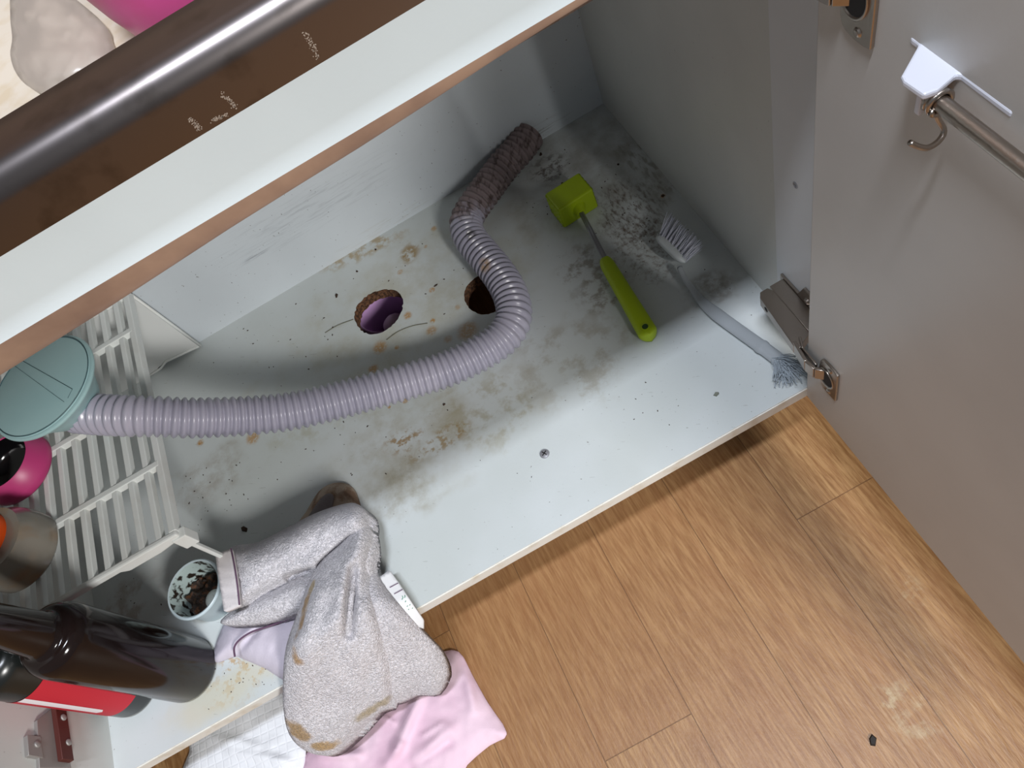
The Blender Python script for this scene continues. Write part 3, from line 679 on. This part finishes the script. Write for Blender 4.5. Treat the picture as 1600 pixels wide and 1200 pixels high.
mesh_obj('shaft', bm, m_screw, ml, smooth=True)
bm = N(); hl = 0.132; ex = Vector((-0.1365, 0.142, 0.0095)); ax = (ex - e).normalized()
L = (ex - e).length; rows = []
nn = 60; side = Vector((-ax.y, ax.x, 0)).normalized()
for i in range(nn + 1):
    t = i / nn
    wdt = 0.0088 + 0.0030 * t
    if t < 0.06: wdt *= 0.75 + 0.25 * math.sqrt(t / 0.06)
    e_t = (1 - t) * L
    if e_t < 0.0118: wdt = min(wdt, math.sqrt(max(0, 0.0118 ** 2 - (0.0118 - e_t) ** 2)) + 0.0003)
    hgt = 0.0085
    c_ = e + ax * (t * L)
    rows.append([bm.verts.new(c_ + side * wdt * (abs(math.cos(2 * math.pi * k / 24)) ** 0.7) * (1 if math.cos(2 * math.pi * k / 24) >= 0 else -1) + Vector((0, 0, hgt * (abs(math.sin(2 * math.pi * k / 24)) ** 0.7) * (1 if math.sin(2 * math.pi * k / 24) >= 0 else -1)))) for k in range(24)])
for p, q in zip(rows, rows[1:]):
    for k_ in range(24): bm.faces.new((p[k_], p[(k_ + 1) % 24], q[(k_ + 1) % 24], q[k_]))
bm.faces.new(rows[0][::-1]); bm.faces.new(rows[-1]); bmesh.ops.recalc_face_normals(bm, faces=bm.faces)
grip = mesh_obj('handle', bm, m_lime, ml, smooth=50)
hc2 = e + ax * (L - 0.0115); bm = N(); lathe(bm, [(0.0049, 0.0075), (0.0049, 0.0092), (0.0040, 0.0095), (0.0034, 0.0086), (0.0032, 0.0084)], n=24)
bmesh.ops.translate(bm, verts=bm.verts, vec=(hc2.x, hc2.y, hc2.z)); lathe(bm, [(0.0036, 0.0090), (0, 0.0088)], c=(hc2.x, hc2.y, hc2.z), n=24, mi=1)
mesh_obj('hanging_hole', bm, [m_lime, mat('hole_dark_green', (40, 70, 30), 0.7)], grip)

# ------------------------------------------------------------------ double-ended brush
m_clear = mat('translucent_grey_plastic', (196, 202, 206), 0.25, trans=0.35, ior=1.45)
m_wht = mat('pale_grey_plastic', (200, 206, 208), 0.3); m_bris = mat('pale_bristle', (200, 202, 214), 0.5); m_bris2 = mat('blue_grey_bristle', (160, 170, 178), 0.6)
br_ = thing('cleaning_brush', (-0.045, 0.14, 0), 'double ended pale grey cleaning brush leaning along the right side panel', 'brush')
A = fl(1027, 368, 0.018); Bp = fl(1070, 410, 0.018); A = Vector(A); Bp = Vector(Bp)
bm = N(); dirn = (Bp - A).normalized(); rows = []
for i in range(15):
    t = i / 14; c_ = A + (Bp - A) * t; w_ = 0.0095 * math.sqrt(max(0.02, 1 - (2 * t - 1) ** 4))
    nrm = Vector((-dirn.y, dirn.x, 0)).normalized()
    up_ = (nrm * -0.55 + Vector((0, 0, 0.83))).normalized(); sd = dirn.cross(up_).normalized()
    rows.append([bm.verts.new(c_ + sd * (0.006 * w_ / 0.0095) * math.cos(2 * math.pi * k / 16) + up_ * w_ * math.sin(2 * math.pi * k / 16)) for k in range(16)])
for p, q in zip(rows, rows[1:]):
    for k_ in range(16): bm.faces.new((p[k_], p[(k_ + 1) % 16], q[(k_ + 1) % 16], q[k_]))
bm.faces.new(rows[0][::-1]); bm.faces.new(rows[-1]); bmesh.ops.recalc_face_normals(bm, faces=bm.faces)
mesh_obj('head', bm, m_wht, br_, smooth=True)
bm = N()
# bristle tufts: stand out toward the side panel
for i in range(9):
    for j in range(3):
        base = A + (Bp - A) * (0.06 + 0.11 * i) + Vector((0.002, 0.0, -0.005 + 0.005 * j))
        for k_ in range(7):
            tip = base + Vector((0.0235, 0.009, 0.006)) + dirn * ((i - 4) * 0.0012) + Vector(rng.normal(0, 0.0018, 3))
            bs = base + Vector(rng.normal(0, 0.0007, 3)); tip.x = min(tip.x, -0.0045)
            tube(bm, [bs, (bs + tip) / 2 + Vector((0, 0, 0.001)), tip], lambda q: (0.0005, 0.0004, 0.0003)[q], 4)
o = mesh_obj('bristles', bm, m_bris, br_); o['kind'] = 'stuff'
pth = [fl(1062, 418, 0.012), fl(1068, 432, 0.010), fl(1082, 452, 0.008), fl(1100, 474, 0.0065), fl(1125, 495, 0.006), fl(1165, 524, 0.0055), fl(1200, 549, 0.0055), fl(1222, 566, 0.0055)]
pp, t_ = resample(cr(pth, 8), 0.003); bm = N(); rows = []; m_ = len(pp)
for i in range(m_):
    t = i / (m_ - 1); T_ = Vector(pp[min(i + 1, m_ - 1)] - pp[max(i - 1, 0)]).normalized(); sd = T_.cross(Vector((0, 0, 1))).normalized()
    wd = 0.0035 + 0.0045 * min(1, max(0, (t - 0.15) / 0.3)); hh = 0.0032
    if abs(t - 0.83) < 0.018: wd *= 1.12; hh *= 1.25
    rows.append([bm.verts.new(Vector(pp[i]) + sd * wd * math.cos(2 * math.pi * k / 14) + Vector((0, 0, hh * math.sin(2 * math.pi * k / 14)))) for k in range(14)])
for p, q in zip(rows, rows[1:]):
    for k_ in range(14): bm.faces.new((p[k_], p[(k_ + 1) % 14], q[(k_ + 1) % 14], q[k_]))
bm.faces.new(rows[0][::-1]); bm.faces.new(rows[-1]); bmesh.ops.recalc_face_normals(bm, faces=bm.faces)
mesh_obj('handle', bm, m_clear, br_, smooth=True)
bm = N()
for i in range(150):
    s_ = Vector(fl(1217, 562, 0.006)) + Vector((rng.normal(0, .003), rng.normal(0, .003), rng.normal(0, .001)))
    ang = rng.uniform(-0.9, 0.55); dv = (Vector(fl(1250, 592, 0.005)) - Vector(fl(1217, 562, 0.006))).normalized()
    dv = Matrix.Rotation(ang, 3, 'Z') @ dv; L_ = rng.uniform(0.018, 0.036); e_ = s_ + dv * L_
    e_.z = max(0.001, s_.z + rng.uniform(-0.004, 0.012)); e_.x = min(e_.x, -0.003)
    md = (s_ + e_) / 2 + Vector((rng.normal(0, .0018), rng.normal(0, .0018), 0.002))
    tube(bm, cr([s_, md, e_], 3), 0.00045, 4)
o = mesh_obj('end_bristles', bm, m_bris2, br_); o['kind'] = 'stuff'

# ------------------------------------------------------------------ towel bar on the door, hook
zt = 0.492
tb = thing('towel_bar', (DX, -0.10, zt), 'steel bar on a white plastic bracket fixed to the open cabinet door', 'towel bar')
m_wp = mat('white_bracket_plastic', (226, 228, 238), 0.35)
def pz(px, py, z=zt): w = fl(px, py, z); return (w[0], w[1])
bm = N()
o1 = [(1424, 52), (1433, 50), (1588, 166), (1582, 176), (1503, 117), (1494, 116), (1466, 140), (1444, 148), (1412, 126), (1408, 118), (1436, 68), (1423, 59)]
prism(bm, [pz(*p) for p in o1], 2, zt - 0.004, zt)
mesh_obj('bracket', bm, m_wp, tb, bevel=0.0012)
print('BRACKET', [pz(*p) for p in ((1424, 52), (1588, 166), (1444, 148))])
bm = N(); zr = zt - 0.010
r0 = Vector(fl(1452, 147, zr)); 
r1 = Vector((r0.x, r0.y - 0.30, zr)); tube(bm, [r0, r1], 0.0041, 24); mesh_obj('bar', bm, m_nickel, tb, smooth=40)
bm = N(); box(bm, r0.x - 0.004, DX, r0.y - 0.296, r0.y - 0.290, zr - 0.010, zr + 0.010); mesh_obj('bracket', bm, m_wp, tb, bevel=0.001)
bm = N(); box(bm, r0.x-0.004, DX, r0.y + 0.000, r0.y + 0.004, zr - 0.012, zt - 0.002); mesh_obj('bracket', bm, m_wp, tb, bevel=0.001)
# S hook coiled on the bar
bm = N(); hpts = []
hy = r0.y - 0.004
for i in range(46):
    a = math.radians(200) - 2 * math.pi * 2.0 * i / 45
    hpts.append(Vector((r0.x + 0.0058 * math.cos(a), hy - 0.0045 * i / 45, zr + 0.0058 * math.sin(a))))
hz = zr - 0.012
dn = [Vector(fl(px, py, z)) for px, py, z in ((1457, 170, zr - 0.004), (1466, 187, zr - 0.012), (1475, 205, zr - 0.018), (1466, 221, zr - 0.020), (1449, 231, zr - 0.018), (1432, 228, zr - 0.014), (1422, 223, zr - 0.010))]
tube(bm, hpts + [Vector(v) for v in cr(dn, 5)], 0.0015, 10)
tag(mesh_obj('hook', bm, m_nickel, smooth=True), 'bent wire hook hanging from the steel bar on the door', 'hook')

# ------------------------------------------------------------------ pipe below the hole
pc = fl(600, 484, -0.035)
dp = thing('floor_pipe', (pc[0], pc[1], FZ), 'mauve plastic pipe with a grey plug under the left hole in the cabinet bottom', 'pipe')
bm = N(); lathe(bm, [(0.041, 0), (0.041, 0.118), (0.039, 0.120), (0.0375, 0.118), (0.0375, 0.02), (0, 0.02)], c=(pc[0], pc[1], FZ), n=48); mesh_obj('sleeve', bm, mat('mauve_plastic', (196, 158, 206), 0.35), dp, smooth=40)
pg = fl(612, 500, -0.06)
bm = N(); lathe(bm, [(0, 0.092), (0.010, 0.090), (0.017, 0.082), (0.0195, 0.070), (0.0195, 0.02)], c=(pg[0], pg[1], FZ), n=40); mesh_obj('plug', bm, mat('grey_plug', (206, 208, 200), 0.4), dp, smooth=True)

# ------------------------------------------------------------------ cloths
def sstep(a, b, v):
    t = min(1, max(0, (v - a) / (b - a))); return t * t * (3 - 2 * t)
flo = lambda y: FZ + 0.001
def crease(x, y, a, b, w, h):
    ax, ay = a; bx, by = b; dx, dy = bx - ax, by - ay; L2 = dx * dx + dy * dy
    t = ((x - ax) * dx + (y - ay) * dy) / L2; tc = min(1, max(0, t))
    d = math.hypot(x - ax - dx * tc, y - ay - dy * tc); 
    return h * math.exp(-(d / w) ** 2) * (1 - 0.3 * abs(2 * tc - 1))
m_pink = mat('pink_fabric', (232, 204, 218), 0.85, bump=(900, 0.0002), vary=(12, (226, 190, 209), 0.4, 0.65))
def hpink(x, y, d):
    h = 0.002 + 0.014 * (1 - math.exp(-d / 18)) + 0.006 * fbm(x / 45, y / 45) + 0.0022 * fbm(x / 12, y / 14)
    for a, b, w, k in (((655, 1090), (620, 1170), 9, .010), ((625, 1165), (605, 1195), 8, .007), ((700, 1140), (650, 1190), 11, .008), ((730, 1060), (740, 1110), 8, .006), ((590, 1115), (615, 1130), 5, .006), ((500, 1180), (560, 1180), 9, .010), ((560, 1135), (590, 1100), 7, -.007), ((690, 1130), (660, 1150), 4, .004), ((640, 1200), (700, 1160), 8, -.006)):
        h += crease(x, y, a, b, w, k)
    return max(0.0015, h)
bm = N(); sheet(bm, [(716, 1018), (738, 1055), (762, 1098), (792, 1146), (765, 1165), (730, 1195), (690, 1240), (520, 1240), (474, 1225), (478, 1180), (520, 1120), (600, 1050), (680, 1022)], hpink, flo, th=0.003, step=4.5, smooth_n=3)
tag(mesh_obj('cloth', bm, m_pink, smooth=True), 'crumpled pale pink cloth on the wood floor under the towel', 'cloth')
m_quilt = mat('white_quilted', (232, 234, 238), 0.85); nb = NB(m_quilt)
ck = m_quilt.node_tree.nodes.new('ShaderNodeTexBrick'); nb.link(nb.mapping(rot=(0, 0, 0.1)), ck.inputs['Vector']); ck.offset = 0; ck.inputs['Scale'].default_value = 1; ck.inputs['Brick Width'].default_value = 0.011; ck.inputs['Row Height'].default_value = 0.011; ck.inputs['Mortar Size'].default_value = 0.0018; ck.inputs['Mortar Smooth'].default_value = 1
bn = m_quilt.node_tree.nodes.new('ShaderNodeBump'); bn.inputs['Distance'].default_value = 0.0003; bn.invert = True; nb.link(ck.outputs['Fac'], bn.inputs['Height']); nb.link(bn.outputs[0], m_quilt.node_tree.nodes['Principled BSDF'].inputs['Normal'])
def hq(x, y, d):
    h = 0.002 + 0.010 * (1 - math.exp(-d / 14)) + 0.007 * fbm(x / 40 + 3, y / 30) + 0.002 * fbm(x / 12, y / 12)
    h += crease(x, y, (320, 1150), (400, 1165), 8, .006) + crease(x, y, (360, 1175), (450, 1190), 8, .006)
    return max(0.0015, h)
bm = N(); sheet(bm, [(300, 1150), (296, 1175), (285, 1215), (330, 1240), (458, 1240), (473, 1215), (478, 1160), (480, 1110), (470, 1060), (430, 1040), (360, 1100)], hq, flo, th=0.003, step=5, smooth_n=3)
tag(mesh_obj('cloth', bm, m_quilt, smooth=True), 'white quilted cloth on the floor below the cabinet edge, left of the pink cloth', 'cloth')

# towel
def supp(y): return -0.118 * (1 - sstep(-0.078, 0.008, y))
m_towel = mat('lilac_grey_terry', (206, 198, 208), 0.95); nb = NB(m_towel); b_ = m_towel.node_tree.nodes['Principled BSDF']
nv = nb.noise(300, 3, None, 0.6, 1.6); vo = m_towel.node_tree.nodes.new('ShaderNodeTexVoronoi'); vo.inputs['Scale'].default_value = 420; nb.link(nb.pos, vo.inputs['Vector'])
c = nb.mix(nb.rng(nb.noise(14, 3), 0.35, 0.65), (238, 234, 238), (228, 224, 228))
c = nb.mix(nb.rng(nv, 0.50, 0.70, 0, 0.5), c, (186, 178, 187))
def drape(px, py, h):
    lo, hi = -0.149, 0.45
    for _ in range(34):
        z = (lo + hi) / 2; w = fl(px, py, z)
        if z - supp(w[1]) - h > 0: hi = z
        else: lo = z
    return w
def tst(c, p, q, r, rgb, s, h=0.065):
    # stain as a streak between two points of the cloth surface
    a = drape(p[0], p[1], h); b = drape(q[0], q[1], h); n = 6
    for i in range(n):
        w = a + (b - a) * i / (n - 1)
        v = nb.mapping(loc=tuple(w), scale=(1 / r, 1 / r, 1 / r)); d = nb.math('ADD', nb.length(v), nb.math('MULTIPLY', nb.math('SUBTRACT', nb.noise(70, 3), 0.5), 1.3))
        m = nb.math('MULTIPLY', nb.rng(d, 1.0, 0.3), s, True); c = nb.mix(m, c, rgb)
    return c
c = tst(c, (482, 935), (476, 980), .009, (188, 148, 92), .8); c = tst(c, (476, 980), (468, 1030), .010, (186, 142, 82), .9)
c = tst(c, (455, 1135), (475, 1152), .014, (180, 144, 92), .85, .045); c = tst(c, (495, 1168), (520, 1165), .012, (192, 154, 96), .8, .045)
c = tst(c, (565, 1118), (600, 1100), .012, (184, 166, 130), .75, .045); c = tst(c, (488, 915), (488, 920), .008, (196, 172, 130), .7)
nb.link(c, b_.inputs['Base Color']); b_.inputs['Sheen Weight'].default_value = 0.3
bn = m_towel.node_tree.nodes.new('ShaderNodeBump'); bn.inputs['Distance'].default_value = 0.0055; bn.inputs['Strength'].default_value = 1.0
nb.link(nb.math('SUBTRACT', nv, nb.math('MULTIPLY', vo.outputs['Distance'], 0.3)), bn.inputs['Height']); nb.link(bn.outputs[0], b_.inputs['Normal'])
m_smooth = mat('lilac_smooth_cloth', (206, 198, 210), 0.85, bump=(500, 0.0003)); m_hem = mat('beige_hem', (208, 202, 202), 0.85, bump=(600, 0.0004))
m_tan = mat('stained_terry', (170, 152, 134), 0.95, bump=(450, 0.0015), vary=(60, (130, 104, 84), 0.45, 0.6)); m_dk = mat('dark_grey_terry', (120, 112, 112), 0.95, bump=(450, 0.001))  # second one is dark grey terry for the back loop's inner face
m_stitch = mat('plum_stitching', (96, 70, 92), 0.9)
tw = thing('towel', (-0.62, 0.06, 0), 'crumpled lilac-grey terry towel with brown stains draped over the cabinet front edge', 'towel')
def terr(x, y, k=1.0): return 0.0030 * k * fbm(x / 3.6, y / 3.6) + 0.007 * k * fbm(x / 34 + 9, y / 34)
# back loop (dark)
bm = N(); sheet(bm, [(455, 838), (478, 800), (498, 768), (520, 755), (545, 757), (557, 775), (560, 810), (520, 830)], lambda x, y, d: 0.006 + 0.016 * (1 - math.exp(-d / 9)) + terr(x, y, .6), supp, th=0.02, step=4, mi=1, smooth_n=3)
sheet(bm, [(462, 836), (482, 806), (500, 780), (512, 771), (520, 774), (518, 792), (512, 815)], lambda x, y, d: 0.024 + 0.002 * (1 - math.exp(-d / 6)), supp, th=0.003, step=4, mi=0, smooth_n=3)
mesh_obj('folded_corner', bm, [m_dk, m_tan], tw, smooth=True)['label'] = 'brown stained corner folded under the towel'
# under layer, smooth with plum seam
bm = N(); sheet(bm, [(332, 1034), (345, 985), (362, 970), (440, 955), (505, 945), (500, 1000), (460, 1065), (415, 1045), (380, 1030), (366, 1026)], lambda x, y, d: 0.002 + 0.018 * (1 - math.exp(-d / 12)) + crease(x, y, (370, 1020), (400, 985), 5, -.006) + 0.003 * fbm(x / 10, y / 22), supp, th=0.02, step=4, smooth_n=3)
mesh_obj('smooth_side', bm, m_smooth, tw, smooth=True)['label'] = 'smooth lilac underside of the towel'
bm = N(); sp_ = [fl(px, py, 0.0225) for px, py in ((367, 1026), (366, 1012), (374, 1000), (392, 988), (415, 980), (450, 968))]; tube(bm, cr(sp_, 5), 0.0011, 8); mesh_obj('seam', bm, m_stitch, tw, smooth=True)
# main layers
def hA(x, y, d):
    h = 0.050 + 0.022 * (1 - math.exp(-d / 13)) + terr(x, y)
    h += crease(x, y, (545, 800), (560, 830), 20, .012) + crease(x, y, (470, 870), (490, 850), 14, -.007) + crease(x, y, (360, 900), (460, 850), 18, .004)
    h += crease(x, y, (450, 902), (484, 892), 4.5, -.035) + crease(x, y, (500, 884), (548, 842), 5, -.022) + crease(x, y, (400, 930), (470, 895), 8, -.003)
    return h
def hA2(x, y, d): return 0.036 + 0.018 * (1 - math.exp(-d / 12)) + terr(x, y) + crease(x, y, (370, 955), (470, 915), 9, .004)
def hB(x, y, d):
    h = 0.050 + 0.028 * (1 - math.exp(-d / 14)) + terr(x, y) - 0.022 * sstep(1000, 1100, y)
    h += crease(x, y, (560, 850), (520, 990), 18, .010) + crease(x, y, (552, 890), (545, 990), 8, -.030) + crease(x, y, (520, 1000), (545, 1060), 12, -.008) + crease(x, y, (600, 1010), (575, 1060), 12, -.008) + crease(x, y, (515, 940), (490, 1000), 12, -.006) + crease(x, y, (578, 860), (565, 930), 9, -.006)
    h += crease(x, y, (500, 930), (470, 1080), 22, .008) + crease(x, y, (575, 960), (600, 1080), 14, .007) + crease(x, y, (540, 1040), (545, 1100), 26, .006) + crease(x, y, (505, 1010), (500, 1060), 12, -.004)
    return h
def hC(x, y, d):
    h = 0.034 + 0.020 * (1 - math.exp(-d / 12)) + terr(x, y, .8) - 0.020 * sstep(980, 1080, y)
    return h + crease(x, y, (590, 930), (660, 1040), 16, .006)
bm = N()
sheet(bm, [(572, 830), (579, 865), (588, 897), (607, 926), (637, 962), (662, 990), (686, 1016), (697, 1050), (682, 1084), (650, 1086), (612, 1100), (560, 1090), (545, 1000), (548, 900)], hC, supp, th=0.018, step=3.6, smooth_n=3)
sheet(bm, [(346, 968), (372, 948), (420, 925), (470, 900), (500, 905), (500, 940), (470, 955), (410, 972), (352, 976)], hA2, supp, th=0.02, step=3.6, smooth_n=3)
sheet(bm, [(560, 806), (576, 820), (583, 860), (577, 905), (590, 965), (603, 1020), (611, 1098), (590, 1112), (560, 1145), (530, 1172), (507, 1181), (475, 1172), (452, 1148), (443, 1110), (442, 1060), (447, 1010), (462, 965), (484, 905), (505, 872), (535, 845)], hB, supp, th=0.02, step=3.4, smooth_n=3)
sheet(bm, [(358, 857), (400, 848), (445, 826), (490, 803), (530, 789), (555, 786), (571, 800), (573, 826), (560, 838), (545, 850), (515, 872), (488, 896), (450, 905), (410, 925), (371, 948), (366, 905)], hA, supp, th=0.03, step=3.4, smooth_n=3)
mesh_obj('terry_side', bm, m_towel, tw, smooth=True)
bm = N(); sheet(bm, [(336, 866), (361, 857), (366, 882), (371, 915), (374, 946), (350, 956), (345, 925), (340, 895)], lambda x, y, d: 0.0695 + 0.002 * fbm(x / 30, y / 6), supp, th=0.006, step=4, smooth_n=1); mesh_obj('hem', bm, m_hem, tw, smooth=True)['label'] = 'smooth beige hem band'
bm = N(); hs = [fl(px, py, z) for px, py, z in ((361, 857, .0705), (366, 882, .0715), (371, 915, .0715), (374, 945, .0705))]; tube(bm, cr(hs, 5), 0.0009, 6); mesh_obj('stitching', bm, m_stitch, tw)
# wash label strip
bm = N(); sheet(bm, [(588, 905), (608, 891), (622, 910), (645, 945), (661, 968), (661, 982), (640, 975)], lambda x, y, d: 0.028, supp, th=0.004, step=4, smooth_n=1)
cl = mesh_obj('care_label', bm, mat('white_tape', (222, 222, 222), 0.7), tw, smooth=True); cl['label'] = 'white woven strip with faint green printing'
bm = N()
for a, b, c_ in (((609, 918), (622, 911), 0), ((616, 928), (629, 921), 0), ):
    tube(bm, [fl(a[0], a[1], .0285), fl(b[0], b[1], .0285)], 0.0005, 6)
mesh_obj('stitching', bm, m_stitch, cl)
bm = N()
for (px, py, s) in ((628, 937, 3), (632, 934, 2), (633, 941, 2), (636, 948, 3), (640, 946, 3), (638, 953, 2), (644, 951, 2)):
    q = drape(px, py, 0.0284); tube(bm, [q, q + np.array([0.0006 * s, 0.0004 * s, 0.0]), q + np.array([0.0006 * s, 0.0012 * s, 0.0])], 0.0004, 5)
mesh_obj('printing', bm, mat('green_ink', (70, 140, 110), 0.8), cl)

# ------------------------------------------------------------------ crumbs
bm = N()
def chip(p, s, asp=1.0):
    a = rng.rand() * math.pi; ca, sa = math.cos(a), math.sin(a); vs = []
    for k in range(5):
        t = 2 * math.pi * k / 5 + rng.rand() * 0.5; x = s * asp * math.cos(t); y = s * math.sin(t); vs.append((p[0] + x * ca - y * sa, p[1] + x * sa + y * ca))
    lo = [bm.verts.new((x, y, p[2])) for x, y in vs]; hi = [bm.verts.new((p[0] + (x - p[0]) * .7, p[1] + (y - p[1]) * .7, p[2] + s * 0.7)) for x, y in vs]
    bm.faces.new(hi); bm.faces.new(lo[::-1])
    for k in range(5): bm.faces.new((lo[k], lo[(k + 1) % 5], hi[(k + 1) % 5], hi[k]))
for (cx, cy, sx_, sy_, n_, s_) in ((900, 290, 70, 60, 70, .0008), (1000, 360, 50, 60, 60, .0008), (620, 400, 140, 70, 40, .0008), (430, 540, 120, 60, 50, .0009), (500, 700, 180, 80, 40, .0008), (330, 770, 50, 50, 35, .0009), (1050, 620, 140, 60, 14, .0007), (1120, 420, 60, 60, 16, .0007), (380, 1060, 60, 40, 60, .0007), (770, 760, 130, 70, 10, .0006), (200, 930, 60, 40, 12, .0008)):
    for i in range(int(n_ * .7)):
        qx, qy = cx + rng.normal(0, sx_ * .6), cy + rng.normal(0, sy_ * .6); w = fl(qx, qy)
        if (330 < qx < 660 and qy > 770 and qx + qy > 1180 and not (qx < 430 and qy > 1030)): continue
        if not (XL + .01 < w[0] < XR - .01 and .01 < w[1] < D - .01) or inh(w[0], w[1]) or math.hypot(w[0] + .4135, w[1] - .3965) < .04 or math.hypot(w[0] + .273, w[1] - .329) < .037: continue
        chip((w[0], w[1], 0.0), s_ * (0.3 + 0.7 * rng.rand()), 1 + 1.6 * rng.rand())
for (px, py, s_, a_) in ((382, 827, .0036, 1.6), (526, 462, .0022, 1.8), (558, 424, .0017, 1.2), (879, 288, .003, 1.0), (845, 242, .002, 1.3), (966, 257, .0017, 1), (694, 632, .0016, 1.2), (681, 446, .0012, 3.2), (1036, 306, .0022, 1.2), (845, 240, .0018, 1), (587, 390, .0016, 1), (295, 519, .0018, 1.5)):
    w = fl(px, py); chip((w[0], w[1], 0.0), s_, a_)
tag(mesh_obj('crumbs', bm, mat('dirt_crumb', (58, 40, 28), 0.9)), 'dark dirt crumbs scattered over the cabinet bottom', 'dirt', kind='stuff')
bm = N(); w = fl(1119, 616); chip((w[0], w[1], 0), 0.0028, 1.3)
tag(mesh_obj('paint_flake', bm, mat('grey_flake', (120, 124, 112), 0.7)), 'small grey flake near the front right of the cabinet bottom', 'flake')
bm = N(); w = fl(1364, 1157, FZ); chip((w[0], w[1], FZ), 0.0038, 1.7)
tag(mesh_obj('seed_husk', bm, mat('black_husk', (34, 30, 26), 0.7)), 'tiny dark husk on the wood floor at lower right', 'crumb')
# hair / fibres by the left hole
for pts_, lb in (([(508, 520), (528, 508), (552, 499)], 'thin dark fibre running up to the left hole from the left'), ([(604, 531), (622, 518), (645, 509), (668, 505)], 'thin tan fibre curving right from the left hole')):
    bm = N(); tube(bm, cr([fl(px, py, 0.0006) for px, py in pts_], 5), 0.0005, 5)
    tag(mesh_obj('fibre', bm, mat('grey_fibre', (110, 108, 90), 0.8), smooth=True), lb, 'fibre')
